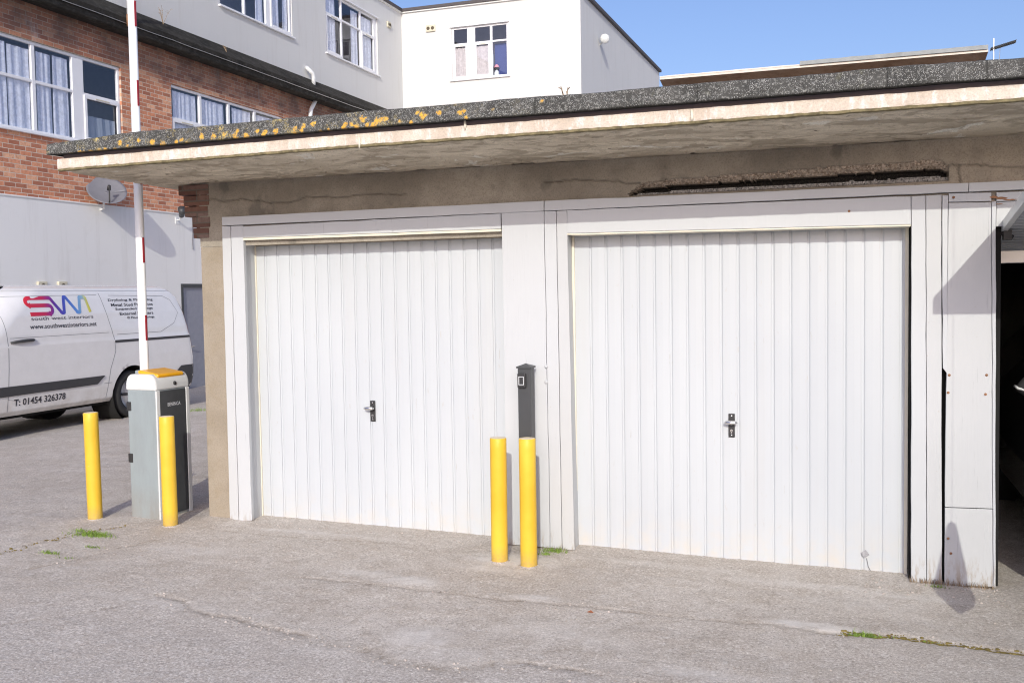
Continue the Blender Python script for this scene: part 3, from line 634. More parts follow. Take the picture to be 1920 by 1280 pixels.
def garage_door(xl, xr, ztl, ztr, zbl, zbr, Y, phase, hpx, sticker=None, label=None):
    # ribbed steel panel
    pitch = .1011; xsn = [xl]; prof = [(0, 0)]; k = xl + phase
    pts = [(xl, .0)]
    while k < xr - .02:
        for dx, dy in ((-.0085, 0), (-.0072, .007), (.0025, .007), (.0095, .001), (.020, 0)):
            if k + dx > pts[-1][0] and k + dx < xr: pts.append((k + dx, dy))
        pts.append((k + .05, -.0012)); k += pitch
    pts = [p for p in pts if p[0] < xr] + [(xr, 0)]
    P = []
    nzz = 22
    for x, dy in pts:
        t = (x - xl) / (xr - xl); zt_ = ztl + (ztr - ztl) * t; zb_ = zbl + (zbr - zbl) * t
        P.append([(x, Y + dy + nz(x, 0, zt_ * 0 + q * 2, 1.3) * .003, zb_ + (zt_ - zb_) * q) for q in np.linspace(0, 1, nzz)])
    V, F = grid(P); F = [f[::-1] for f in F]
    d = mk('garage_door', V, F, M['steel'], ga)
    if label: d['label'] = label
    # bottom rail and side frame
    mb = MB(); mb.prism([(xl, Y - .004, zbl - .004), (xr, Y - .004, zbr - .004), (xr, Y - .004, zbr + .014), (xl, Y - .004, zbl + .014)], (0, .03, 0)); mb.go('bottom_rail', M['steel'], d, bevel=.002)
    mb = MB(); mb.box(xl - .012, Y - .012, zbl, xl + .004, Y + .02, ztl); mb.go('frame_side', M['cream'], d, bevel=.002)
    mb = MB(); mb.box(xr - .004, Y - .012, zbr, xr + .014, Y + .02, ztr); mb.go('frame_side', M['cream'], d, bevel=.002)
    # small rivets down some ribs
    # handle
    p = onY(hpx[0], hpx[1], Y); x, z = p[0], p[2]; y = Y - .002
    mb = MB(); mb.box(x - .019, y - .008, z - .072, x + .019, y, z + .072); h = mb.go('handle_plate', M['black'], d, bevel=.005)
    mb = MB(); mb.lathe([(.014, 0), (.013, -.022), (.010, -.035)], (x, y - .006, z + .018), 'y', 16); mb.go('handle_stem', M['black'], d, smooth=True)
    mb = MB(); n = 28; dxh = hpx[2]
    prof = [(.0001, -.058), (.6, -.056), (.93, -.049), (1, -.043), (.93, -.036), (.5, -.032), (.0001, -.031)]
    mb.lathe(prof, (0, 0, 0), 'y', n); mb.V = [(x + dxh + v[0] * .040, y + v[1], z + .022 + v[2] * .0135) for v in mb.V]; mb.go('handle_knob', M['chrome'], d, smooth=True)
    mb = MB()
    for dz in (.058, -.058):
        sc_ = MB(); sc_.lathe([(.0001, -.003), (.004, -.002), (.0045, 0)], (x, y - .008, z + dz), 'y', 10); sc_.go('screw_head', M['chrome'], d)
    mb.lathe([(.0001, -.004), (.008, -.004), (.008, 0)], (x, y - .008, z - .030), 'y', 12); mb.box(x - .004, y - .012, z - .048, x + .004, y - .008, z - .033); mb.go('lock_cylinder', M['chrome'], d)
    return d
YD = 6.03
a = onY(479, 449, YD); b = onY(941, 436, YD); c = onY(483.5, 973, YD); e = onY(951, 1017, YD)
garage_door(a[0], b[0] + .02, a[2] + .04, b[2] + .04, c[2] + .004, e[2] + .004, YD, .075, (700, 770, -.012), label='closed white ribbed garage door behind the pair of bollards')
YD2 = 6.0
a = onY(1076, 444, YD2); b = onY(1699, 424, YD2); c = onY(1086, 1030, YD2); e = onY(1697, 1086, YD2)
d2 = garage_door(a[0], b[0], a[2] + .04, b[2] + .04, c[2] + .003, e[2] + .003, YD2, .105, (1372, 797, 0), label='closed white ribbed garage door beside the open garage')
p = onY(1622, 1038, YD2 - .006); mb = MB(); q = .024
mb.prism([(p[0] - q, YD2 - .008, p[2] + .004), (p[0] - .004, YD2 - .008, p[2] - q), (p[0] + q, YD2 - .008, p[2] - .004), (p[0] + .004, YD2 - .008, p[2] + q)], (0, .004, 0)); mb.go('sticker', M['tag'], d2)
mb = MB(); p1 = [onY(*v, YD2 - .007) for v in ((1625, 1046), (1628, 1062), (1636, 1076), (1642, 1080))]; mb.tube([tuple(v) for v in p1], .0012, 5); mb.go('loose_wire', M['black'], d2)

# open door of the next garage: tilted ribbed panel on its frame
zH = 1.955; XO = .80; y_in, y_out = 6.62, 4.53; sl = .150
zc = lambda y: zH + (5.88 - y) * sl
od = None
P = []; n = 0
ys = []
y = y_out + .03
while y < y_in:
    for dy, dz in ((0, 0), (.05, 0), (.054, .008), (.068, .008), (.072, 0)): ys.append((y + dy, dz))
    y += .075
P = [[(x, yy, zc(yy) + dz) for yy, dz in ys] for x in (XO + .03, 2.80)]
V, F = grid(P); F = [f[::-1] for f in F]
od = mk('open_door_panel', V, F, M['steel'], ga); od['label'] = 'tilted open ribbed garage door panel over the dark doorway'
mb = MB()
mb.prism([(XO, y_in, zc(y_in) - .012), (XO, y_out, zc(y_out) - .02), (XO, y_out, zc(y_out) + .038), (XO, y_in, zc(y_in) + .035)], (.032, 0, 0)); mb.go('panel_side_rail', M['white'], od, bevel=.003)
mb = MB(); mb.box(XO, y_out - .018, zc(y_out) - .05, 2.83, y_out + .03, zc(y_out) + .038); mb.go('panel_lip', M['steel'], od, bevel=.004)
mb = MB(); mb.box(XO + .03, y_in - .03, zc(y_in) - .07, 2.83, y_in + .02, zc(y_in) + .03); mb.go('panel_lip', M['alu'], od, bevel=.004)
mb = MB(); mb.box(XO + .01, 5.90, 1.89, XO + .05, 5.95, 1.94); mb.tube([(XO + .005, 5.93, 1.93), (XO + .06, 5.93, 1.90)], .014, 8); mb.go('pivot_bracket', M['black'], od)
mb = MB(); mb.box(.745, 5.95, -.03, .80, 6.0, 2.12); mb.box(.745, 5.93, 2.07, 3.0, 6.0, 2.12); mb.box(.80, 5.93, 1.99, 3.0, 5.95, 2.07); mb.go('door_lining', M['oldpaint'], ga, bevel=.003)

# ------------------------------------------------------------------ bollards
def bollard(label, px, py, h, lean=0):
    g = gpt(px, py); r = .0535 * .93; x, y = g[0] * (1 + r / g[1]), g[1] + r
    e = empty('bollard', (x, y, gz(x, y)), label, 'bollard', 'yellow bollards'); e.rotation_euler = (0, lean, 0)
    mb = MB(); pr = [(r * 1.02, -.03), (r, .004)] + [(r + nz(h, k, x, .7) * .0004, h * k / 12) for k in range(1, 12)] + [(r, h - .004), (r - .003, h)]
    mb.lathe(pr, seg=40); mb.go('post', M['yellow'], e, smooth=True, local=True)
    mb = MB(); mb.lathe([(r - .003, h - .001), (r - .012, h + .001), (.0001, h - .001)], seg=40); mb.go('cap', M['capgrey'], e, local=True)
    mb = MB(); n = 26; rg = []
    for k in range(n):
        t = 2 * PI * k / n; q = r + .012 + .016 * random.random(); rg.append((math.cos(t) * q, math.sin(t) * q, -.004))
    V = rg + [(v[0] * .74, v[1] * .74, .005) for v in rg]; mb.add(V, [(k, (k + 1) % n, (k + 1) % n + n, k + n) for k in range(n)]); mb.go('mortar_collar', M['ground'], e, local=True, smooth=True)
bollard('yellow bollard standing alone left of the barrier cabinet', 179, 976, .757, R(-.6))
bollard('yellow bollard standing right in front of the barrier cabinet', 320, 988, .757, R(-.3))
bollard('yellow bollard left of the black access post', 937, 1057, .744, R(.2))
bollard('yellow bollard right in front of the black access post', 992, 1066, .757, R(0))

# ------------------------------------------------------------------ access post
p = onY(987, 1030, 5.70); pz = gz(p[0], 5.72); h = onY(987, 690, 5.72)[2] - pz
e = empty('access_post', (p[0] - .0, 5.745, pz), 'square black access control post with proximity reader behind the bollards', 'post')
w = .041
mb = MB(); mb.box(-w, -w, -.03, w, w, h); mb.go('post', M['blackm'], e, local=True, bevel=.004)
mb = MB(); w2 = w + .007; mb.add([(-w2, -w2, h), (w2, -w2, h), (w2, w2, h), (-w2, w2, h), (-w2, -w2, h + .010), (w2, -w2, h + .010), (w2, w2, h + .010), (-w2, w2, h + .010), (0, 0, h + .028)],
       [(3, 2, 1, 0), (0, 1, 5, 4), (1, 2, 6, 5), (2, 3, 7, 6), (3, 0, 4, 7), (4, 5, 8), (5, 6, 8), (6, 7, 8), (7, 4, 8)]); mb.go('cap', M['blackm'], e, local=True)
mb = MB(); zc_ = h - .075; mb.box(-.038, -w - .022, zc_ - .045, .016, -w + .001, zc_ + .045); rd = mb.go('card_reader', M['black'], e, local=True, bevel=.006)
mb = MB()
for x0, z0, x1, z1 in ((-.028, .022, .006, .026), (-.028, -.026, .006, -.022), (-.028, -.022, -.024, .022), (.002, -.022, .006, .022)): mb.box(x0, -w - .0245, zc_ + z0, x1, -w - .0215, zc_ + z1)
mb.go('reader_outline', M['lprint'], rd, local=True)

# ------------------------------------------------------------------ barrier
g0 = gpt(300, 974); gB = gpt(247, 968)
bx, by = g0[0], g0[1]; bz = gz(bx, by)
br = empty('car_park_barrier', (bx, by, bz), 'grey barrier cabinet with raised white boom and red tape beside the garage', 'barrier')
# front-right corner at (0,0); left face runs along dirL, right (dark) face along dirR
dl = np.array([-.262, .025]); drt = np.array([.19, .245]); HB = 1.03
ang = math.atan2(dl[1], -dl[0])
WL = .262; WR = .33
br.rotation_euler = (0, 0, R(-4))
# local: x right, y back. cabinet spans x[-WL,0], y[0,WR]; dark panel on +x face
mb = MB(); mb.box(-WL, 0, -.01, 0, WR, HB - .11); mb.go('cabinet', M['grey'], br, local=True, bevel=.012)
lid = []
mb = MB(); n = 10
ring = []
for k in range(n + 1):
    t = PI / 2 * k / n; ring.append((-WL - .006 + (1 - math.sin(PI / 2 - t)) * .05 if 0 else -WL - .006 + .055 * (1 - math.cos(t)), HB - .085 + .085 * math.sin(t)))
prof = [(-WL - .006, HB - .115), (-WL - .006, HB - .085)] + ring[1:] + [(-.055 + .061 * math.sin(PI / 2 * k / n), HB - .085 + .085 * math.cos(PI / 2 * k / n)) for k in range(n + 1)] + [(.006, HB - .115)]
mb.prism([(x, -.006, z) for x, z in prof][::-1], (0, WR + .012, 0)); mb.go('lid', M['lidgrey'], br, local=True, bevel=.012)
mb = MB(); mb.prism([(-.19, .03, HB - .002), (-.005, .03, HB - .03), (-.005, WR - .03, HB - .03), (-.19, WR - .03, HB - .002)], (0.002, 0, .03)); mb.go('top_cap', M['orange'], br, local=True, bevel=.014)
mb = MB(); mb.box(-.002, .035, .02, .006, WR - .035, HB - .12); dp = mb.go('side_panel', M['charcoal'], br, local=True, bevel=.003)
mb = MB(); mb.box(-.004, WR - .033, 0, .009, WR + .002, HB - .115); mb.box(-.004, -.002, 0, .009, .033, HB - .115); mb.go('corner_trim', M['lidgrey'], br, local=True, bevel=.004)
mb = MB(); mb.lathe([(.0001, .014), (.013, .012), (.016, 0)], (.0, WR / 2 + .02, HB - .075), 'x', 14); mb.go('lid_lock', M['black'], br, local=True, smooth=True)
for z in (.43, .80):
    mb = MB(); mb.box(-WL - .004, -.006, z - .032, -WL + .035, .012, z + .032); mb.go('hinge', M['black'], br, local=True, bevel=.003)
def text_mesh(s, size, space=1.0, offset=0.0):
    cu = bpy.data.curves.new('lettering', 'FONT'); cu.body = s; cu.size = size; cu.offset = offset; cu.space_character = space; cu.align_x = 'LEFT'; cu.resolution_u = 3
    ob = bpy.data.objects.new('lettering', cu); COL.objects.link(ob); dg = bpy.context.evaluated_depsgraph_get(); me = bpy.data.meshes.new_from_object(ob.evaluated_get(dg))
    bpy.data.objects.remove(ob); V = [tuple(v.co) for v in me.vertices]; F = [tuple(p.vertices) for p in me.polygons]; bpy.data.meshes.remove(me); bpy.data.curves.remove(cu); return V, F
def fit_text(s, w, h, offset=0.01, space=1.0):
    V, F = text_mesh(s, 1, space, offset); x0 = min(v[0] for v in V); x1 = max(v[0] for v in V); y0 = min(v[1] for v in V); y1 = max(v[1] for v in V)
    return [((v[0] - x0) / (x1 - x0) * w, (v[1] - y0) / (y1 - y0) * h) for v in V], F
V2, F2 = fit_text('BENINCA', .13, .026, .02)
V = [(.0085, .105 + a, HB - .235 + b) for a, b in V2]; mk('lettering', V, F2, M['lprint'], dp, local=True)
# boom
mb = MB(); bxx, byy = -.212, .125; BT = 5.2
mb.box(bxx - .045, byy - .05, HB - .06, bxx + .045, byy + .05, HB + .02); mb.go('boom_bracket', M['grey'], br, local=True, bevel=.008)
e1 = []
def boomx(z): return bxx + (.00) * z
mb = MB(); n = 14
sec = [(math.cos(2 * PI * k / n) * .036, math.sin(2 * PI * k / n) * .027) for k in range(n)]
V = []; Z0, Z1 = HB - .3, BT
V = [(bxx + a, byy + b, Z0) for a, b in sec] + [(bxx + a * .9, byy + b * .9, Z1) for a, b in sec]
mb.add(V, [(k, (k + 1) % n, (k + 1) % n + n, k + n) for k in range(n)] + [tuple(range(n, 2 * n))]); bo = mb.go('boom', M['white'], br, local=True, smooth=True)
z = HB + .16
mb = MB()
zs_ = []
for k in range(8):
    z0 = HB + .235 + k * .555; mb = MB(); r_ = .0365
    n2 = 5; ring = []
    for zz in (z0, z0 + .18):
        for q in range(n2 + 1):
            t = -.50 + .62 * q / n2; ring.append((bxx + math.cos(t) * (r_ + .0008), byy + math.sin(t) * (r_ * .75 + .0008), zz))
    mb.add(ring, [(q, q + 1, q + n2 + 2, q + n2 + 1) for q in range(n2)]); mb.go('red_tape', M['red'], bo, local=True)

# ------------------------------------------------------------------ vans
def interp(z, T): return float(np.interp(z, [a for a, b in T], [b for a, b in T]))
SIDE = [(.28, .90), (.34, .955), (.5, .975), (.66, .985), (.9, .992), (1.16, .988), (1.19, .978), (1.3, .968), (1.55, .925), (1.76, .875), (1.84, .845), (1.89, .80), (1.925, .72), (1.945, .60), (1.96, .35), (1.965, 0)]
REAR = [(.28, -1.44), (.5, -1.5), (.8, -1.49), (1.1, -1.44), (1.5, -1.35), (1.76, -1.25), (1.88, -1.12), (1.94, -.98), (1.965, -.9)]
NOSE = [(.28, 3.62), (.5, 3.84), (.75, 3.86), (.95, 3.78), (1.02, 3.68), (1.12, 3.10), (1.2, 2.98), (1.5, 2.62), (1.8, 2.22), (1.9, 2.02), (1.965, 1.75)]
def sideY(x, z, SP=SIDE, RP=REAR, NP=NOSE, rnd=(.16, .55), taper=.8):
    y = interp(z, SP); xr, xf = interp(z, RP), interp(z, NP); g = 1
    if x - xr < rnd[0]: t = 1 - max(0, (x - xr) / rnd[0]); g *= 1 - .10 * t * t * t
    if xf - x < rnd[1]: t = 1 - max(0, (xf - x) / rnd[1]); g *= 1 - (1 - taper) * t * t
    return y * g
def shell(zlist, SP, RP, NP, rnd, taper, wheels, ra, nu=150):
    cols = list(zlist); us = [(.5 - .5 * math.cos(PI * k / nu)) * .35 + .65 * k / nu for k in range(nu + 1)]
    V = []; F = []; m = len(cols)
    for s in (1, -1):
        b = len(V)
        for u in us:
            for z in cols:
                xr, xf = interp(z, RP), interp(z, NP); x = xr + (xf - xr) * u; V.append([x, s * sideY(x, z, SP, RP, NP, rnd, taper), z])
        for i in range(nu):
            for j in range(m - 1):
                q = (b + i * m + j, b + (i + 1) * m + j, b + (i + 1) * m + j + 1, b + i * m + j + 1)
                cx_ = sum(V[k][0] for k in q) / 4; cz = sum(V[k][2] for k in q) / 4
                if any(math.hypot(cx_ - wx, cz - wz) < ra for wx, wz in wheels): continue
                F.append(q if s < 0 else q[::-1])
    nn = (nu + 1) * m
    for v in V:
        for wx, wz in wheels:
            d = math.hypot(v[0] - wx, v[2] - wz)
            if abs(d - ra) < .028 and d > .01: v[0] = wx + (v[0] - wx) * ra / d; v[2] = wz + (v[2] - wz) * ra / d
    for i in (0, nu):
        for j in range(m - 1):
            q = (i * m + j, i * m + j + 1, nn + i * m + j + 1, nn + i * m + j); F.append(q if i == 0 else q[::-1])
    return V, F
def wheel(parent, x, y, s, r=.345, w=.205):
    mb = MB(); yo = y; yi = y - s * w
    def P_(lst): return [(a, yo - s * b) for a, b in lst]
    mb.lathe(P_([(r - .12, .02), (r - .10, .005), (r - .03, .0), (r - .005, .02), (r, .05), (r, w - .04), (r - .03, w), (r - .12, w)]), (x, 0, r), 'y', 36); t = mb.go('wheel', M['rub'], parent, smooth=True, local=True)
    mb = MB(); mb.lathe(P_([(r - .118, .016), (r - .128, .03), (r - .15, .045), (.13, .035), (.06, .02), (.0001, .018)]), (x, 0, r), 'y', 36); mb.go('rim', M['rim'], t, smooth=True, local=True)
    mb = MB()
    for k in range(5):
        a = 2 * PI * k / 5 + .3; mb.box(-.02, 0, .06, .02, .012, r - .15); b = len(mb.V) - 8
        for q in range(8):
            vx, vy, vz = mb.V[b + q]; mb.V[b + q] = (x + vx * math.cos(a) + vz * math.sin(a), yo - s * (.034 - vy), r - vx * math.sin(a) + vz * math.cos(a))
    mb.go('wheel_slot', M['black'], t, local=True)
def side_patch(poly, parent, name, mat, off=.004, s=1, f=sideY, step=.06, thick=0):
    # polygon (x,z) laid on the body side, split into a fan of small quads along x
    out = [(p[0], s * (f(p[0], p[1]) + off), p[1]) for p in poly]
    mb = MB(); mb.add(out, [tuple(range(len(out)))]); o = mb.go(name, mat, parent, local=True)
    return o
def side_strip(top, bot, parent, name, mat, off=.01, s=1, n=24, f=sideY):
    # band between two (x,z) polylines of 2 points each
    P = []
    for k in range(n + 1):
        t = k / n; a = (top[0][0] + (top[1][0] - top[0][0]) * t, top[0][1] + (top[1][1] - top[0][1]) * t); b = (bot[0][0] + (bot[1][0] - bot[0][0]) * t, bot[0][1] + (bot[1][1] - bot[0][1]) * t)
        mid = ((a[0] + b[0]) / 2, (a[1] + b[1]) / 2)
        P.append([(a[0], s * (f(*a) - .004), a[1]), (a[0], s * (f(*a) + off), a[1] - .004), (b[0], s * (f(*b) + off), b[1] + .004), (b[0], s * (f(*b) - .004), b[1])])
    V, F = grid(P); F += [(0, 1, 2, 3), tuple(len(V) - k for k in (1, 2, 3, 4))]
    if s < 0: F = [q[::-1] for q in F]
    return mk(name, V, F, mat, parent, local=True)
def side_line(pts, parent, w=.007, s=1, closed=False, mb=None, f=sideY):
    pts = list(pts) + ([pts[0]] if closed else [])
    dense = []
    for a, b in zip(pts[:-1], pts[1:]):
        L = math.hypot(b[0] - a[0], b[1] - a[1]); n = max(1, int(L / .06)); dense += [(a[0] + (b[0] - a[0]) * k / n, a[1] + (b[1] - a[1]) * k / n) for k in range(n)]
    dense.append(pts[-1]); P = []
    for i, p in enumerate(dense):
        a, b = dense[max(0, i - 1)], dense[min(len(dense) - 1, i + 1)]; L = math.hypot(b[0] - a[0], b[1] - a[1]) or 1; nx, nz_ = -(b[1] - a[1]) / L * w / 2, (b[0] - a[0]) / L * w / 2
        P.append([(p[0] + nx, s * (f(p[0], p[1]) + .0018), p[1] + nz_), (p[0] - nx, s * (f(p[0], p[1]) + .0018), p[1] - nz_)])
    V, F = grid(P); mb.add(V, F if s > 0 else [q[::-1] for q in F])
def make_van(loc, rz, label, text):
    v = empty('panel_van', loc, label, 'van', None, rz)
    WZ = [(0, .345), (2.93, .345)]; RA = .42
    zl = sorted(set([a for a, b in SIDE] + list(np.round(np.arange(.28, 1.94, .035), 4))))
    V, F = shell(zl, SIDE, REAR, NOSE, (.16, .55), .8, WZ, RA)
    b = mk('body', V, F, M['vanw'], v, smooth=True, local=True)
    mb = MB()
    for wx, wz in WZ:
        for s in (1, -1): mb.lathe([(RA + .004, s * .99 - s * .02), (RA + .004, s * .55), (.01, s * .55)], (wx, 0, wz), 'y', 32)
    mb.box(-1.35, -.85, .24, 3.5, .85, .34); mb.go('underbody', M['dark'], v, local=True)
    for wx, _ in WZ:
        for s in (1, -1): wheel(v, wx, s * .955, s)
    for s in (1, -1):
        side_strip([(2.46, .665), (.60, .665)], [(2.46, .535), (.74, .55)], v, 'side_moulding', M['moul'], .014, s)
        side_strip([(.36, 1.155), (-1.40, 1.155)], [(.36, 1.115), (-1.42, 1.115)], v, 'door_rail', M['moul'], .006, s)
        mb = MB()
        side_line([(.53, 1.90), (.44, 1.5), (.37, 1.17), (.36, 1.0), (.47, .75), (.555, .34)], v, .008, s, mb=mb)
        side_line([(2.28, 1.90), (2.26, 1.2), (2.30, .34)], v, .008, s, mb=mb)
        side_line([(3.3, .36), (3.36, .8), (3.12, 1.15), (2.5, 1.8), (2.3, 1.87), (-1.1, 1.86)], v, .007, s, mb=mb)
        side_line([(.33, 1.80), (-.85, 1.78), (-1.0, 1.72), (-1.13, 1.52), (-1.0, 1.36), (-.66, 1.235), (.30, 1.235)], v, .006, s, mb=mb)
        side_line([(2.22, 1.80), (.56, 1.81)], v, .005, s, mb=mb); side_line([(2.22, 1.27), (.46, 1.27)], v, .005, s, mb=mb)
        side_line([(.60, .55), (.44, .55)], v, .006, s, mb=mb); side_line([(2.3, .50), (2.1, .46)], v, .004, s, mb=mb)
        mb.go('panel_gap', M['vgap'], v, local=True)
        mb = MB(); mb.tube([(2.22, s * (sideY(2.2, 1.22) + .008), 1.215), (2.15, s * (sideY(2.2, 1.22) + .03), 1.225), (1.98, s * (sideY(2.2, 1.22) + .034), 1.235), (1.87, s * (sideY(2.2, 1.22) + .022), 1.235), (1.83, s * (sideY(1.9, 1.22) + .0), 1.235)], [.014, .018, .02, .018, .012], 10); mb.go('door_handle', M['moul'], v, local=True, smooth=True)
        mb = MB(); mb.tube([(3.0, s * (sideY(3.0, 1.22) + .008), 1.13), (2.8, s * (sideY(2.8, 1.22) + .03), 1.15), (2.72, s * sideY(2.7, 1.22), 1.15)], .016, 8); mb.go('door_handle', M['moul'], v, local=True, smooth=True)
        # tail lamp on the rear corner
        P = []
        for k in range(13):
            z = .86 + .80 * k / 12; xr = interp(z, REAR); wz_ = .05 + .03 * math.sin(PI * k / 12)
            P.append([(xr + wz_, s * (sideY(xr + wz_, z) + .004), z), (xr + .012, s * (sideY(xr + .01, z) + .006), z), (xr - .008, s * (sideY(xr, z) - .03), z), (xr - .008, s * (sideY(xr, z) - .12), z)])
        V, F = grid(P); o = mk('tail_lamp', V, [q[::-1] for q in F] if s > 0 else F, M['lampred'], v, local=True, smooth=True)
        # bumper corner
        P = []
        for k in range(9):
            z = .28 + .40 * k / 8; xr = interp(z, REAR); xx = [-.42 - .04 * k / 8 * 0, -.8, -1.2, xr + .1, xr + .02]
            P.append([(x, s * (sideY(x, z) + .007), z) for x in (-.55 - .55 * (k / 8), -1.2, xr + .14, xr + .06, xr + .01)] + [(xr - .03, s * (sideY(xr, z) - .06), z), (xr - .035, 0, z)])
        V, F = grid(P); mk('rear_bumper', V, [q[::-1] for q in F] if s > 0 else F, M['moul'], v, local=True, smooth=True)
        # cab side window, mirror, head lamp
        side_patch([(3.02, 1.20), (2.42, 1.22), (2.38, 1.74), (2.50, 1.74)][::s], v, 'side_window', M['vglass'], .004, s)
        mb = MB(); yy = s * (sideY(2.9, 1.25)); mb.tube([(2.9, yy - s * .03, 1.22), (2.92, yy + s * .10, 1.25)], .03, 8); mb.box(2.86, min(yy + s * .08, yy + s * .27), 1.14, 2.97, max(yy + s * .08, yy + s * .27), 1.46); mb.go('wing_mirror', M['moul'], v, local=True, bevel=.03)
        P = []
        for k in range(7):
            x = 3.45 + .36 * k / 6; P.append([(x, s * (sideY(x, .80 + .02 * k) + .005), .78 + .01 * k), (x, s * (sideY(x, .95) + .004), .99 - .02 * k)])
        V, F = grid(P); mk('headlight', V, F, M['lampclear'], v, local=True, smooth=True)
    # windscreen, rear window, grille, plates
    def cap_quad(z0, z1, TT, w0, w1, off, name, mat, n=6):
        P = []
        for k in range(n + 1):
            z = z0 + (z1 - z0) * k / n; x = interp(z, TT) + off; ww = w0 + (w1 - w0) * k / n; P.append([(x, -ww, z), (x, ww, z)])
        V, F = grid(P); return mk(name, V, F if off < 0 else [q[::-1] for q in F], mat, v, local=True)
    cap_quad(1.17, 1.84, NOSE, .74, .62, .008, 'windscreen', M['vglass']); cap_quad(.5, .74, NOSE, .5, .5, .006, 'grille', M['moul'])
    mb = MB(); mb.box(-1.53, -.26, .50, -1.50, .26, .61); mb.go('rear_plate', M['orange'], v, local=True)
    mb = MB(); mb.box(-1.485, -.004, .7, -1.44, .004, 1.2); mb.go('door_split', M['vgap'], v, local=True)
    if text:
        def txt(s, x0, x1, z0, z1, off=.012, mat='print', slope=0):
            V2, F2 = fit_text(s, x0 - x1, z1 - z0, off)
            V = []
            for a, b in V2:
                x, z = x0 - a, z0 + b + slope * a; V.append((x, sideY(x, z) + .0035, z))
            mk('lettering', V, F2, M[mat], v, local=True)
        txt('www.southwestinteriors.net', 1.875, .68, 1.375, 1.435, .012)
        txt('south west interiors', 1.83, .72, 1.485, 1.53, .0)
        txt('T: 01454 326378', 2.20, 1.33, .405, .495, .018)
        for k, (s_, a, b) in enumerate((('Drylining & Plastering', .36, -.60), ('Metal Stud Partitions', .32, -.58), ('Suspended Ceilings', .25, -.56), ('External Renders', .18, -.55), ('© Floor Coverings', .04, -.56))):
            z = 1.725 - k * .0655; txt(s_, a, b, z - .020, z + .024, .014)
        # logo strokes (x to the rear, z up)
        def zx(a, b): return (1.885 - (a - 225) / 615 * 1.16, 1.80 - (b - 90) / 180 * .26)
        def arc(cx, cy, rx, ry, a0, a1, n=8): return [(cx + rx * math.cos(R(a0 + (a1 - a0) * k / n)), cy + ry * math.sin(R(a0 + (a1 - a0) * k / n))) for k in range(n + 1)]
        S = [(255, 252)] + [(430, 252)] + arc(430, 213, 32, 39, 90, -90) + [(270, 174)] + arc(270, 140, 34, 34, 90, 270) + [(430, 106)] + arc(445, 124, 20, 18, -90, -30, 4) + [(535, 232)] + arc(552, 236, 16, 10, 150, 20, 4) + [(585, 118)] + arc(600, 110, 12, 10, 200, 330, 4) + [(688, 232)] + arc(704, 236, 16, 10, 150, 20, 4) + [(738, 118)] + arc(752, 112, 12, 10, 200, 270, 4) + [(785, 102)] + arc(785, 116, 14, 14, -90, -10, 4) + [(823, 248)]
        S = [zx(*p) for p in S]; P = []; n = len(S)
        for i, p in enumerate(S):
            a, c = S[max(0, i - 1)], S[min(n - 1, i + 1)]; d1 = np.array(p) - np.array(a); d2 = np.array(c) - np.array(p)
            if i == 0: d1 = d2
            if i == n - 1: d2 = d1
            d1 = d1 / (np.linalg.norm(d1) + 1e-9); d2 = d2 / (np.linalg.norm(d2) + 1e-9); t_ = d1 + d2; t_ = t_ / (np.linalg.norm(t_) + 1e-9); nn_ = np.array([-t_[1], t_[0]]); w_ = .025 / max(.6, abs(nn_ @ np.array([-d1[1], d1[0]])))
            q0, q1 = p + nn_ * w_, p - nn_ * w_; P.append([(q0[0], sideY(*q0) + .0035, q0[1]), (q1[0], sideY(*q1) + .0035, q1[1])])
        V, F = grid(P); V = [(a, b + .0004 * (i / len(V)), c) for i, (a, b, c) in enumerate(V)]
        mk('company_logo', V, F, M['logo'], v, local=True)
    return v
gW = (-10.02, 11.79)
van = make_van((-10.0 - .975, 11.87, gz(-10.0, 11.9) + .0), R(-90), 'white panel van with SWI lettering parked beside the brick building', True)
shade_van = copy_tree(van, skip=('lettering', 'company_logo')); shade_van.location = (2.93, 3.25, gz(2.9, 3.25)); shade_van['label'] = 'plain white panel van, unseen, added outside the frame on the right to shade the open garage'  # second van is unseen, added to shade the open doorway

# invented post and hung teardrop, out of frame, shaped to cast the timber post's foot shadow
LX, LY, LZ = .552 + .2586 * 1.3, 5.36 - 1.3, .463 * 1.3 - .015
lp = empty('caster_post', (LX + .95, LY, gz(LX + .95, LY)), 'slim made-up post with a teardrop hung on a long chain, added right of the frame to cast a shadow', 'shadow caster')
mb = MB(); mb.tube([(LX + .95, LY, -.02), (LX + .95, LY, 3.3), (LX + .88, LY, 3.45), (LX + .5, LY, 3.52), (LX + .134, LY, 3.48)], .02, 10); mb.go('post', M['grey'], lp, smooth=True)
mb = MB(); mb.tube([(LX + .134, LY, 3.48), (LX + .134, LY, LZ + .58)], .0012, 5); mb.go('chain', M['blackm'], lp)
mb = MB(); zs_ = [0, .05, .11, .17, .24, .30, .38, .46, .53, .57, .585]; rs_ = [.006, .04, .075, .088, .085, .074, .058, .043, .03, .02, .004]
mb.tube([(LX + .134 * (1 - max(0, 1 - z_ / .24)) , LY, LZ + z_) for z_ in zs_], [q * 1.04 for q in rs_], 18); mb.go('shadow_teardrop', M['blackm'], lp, smooth=True)

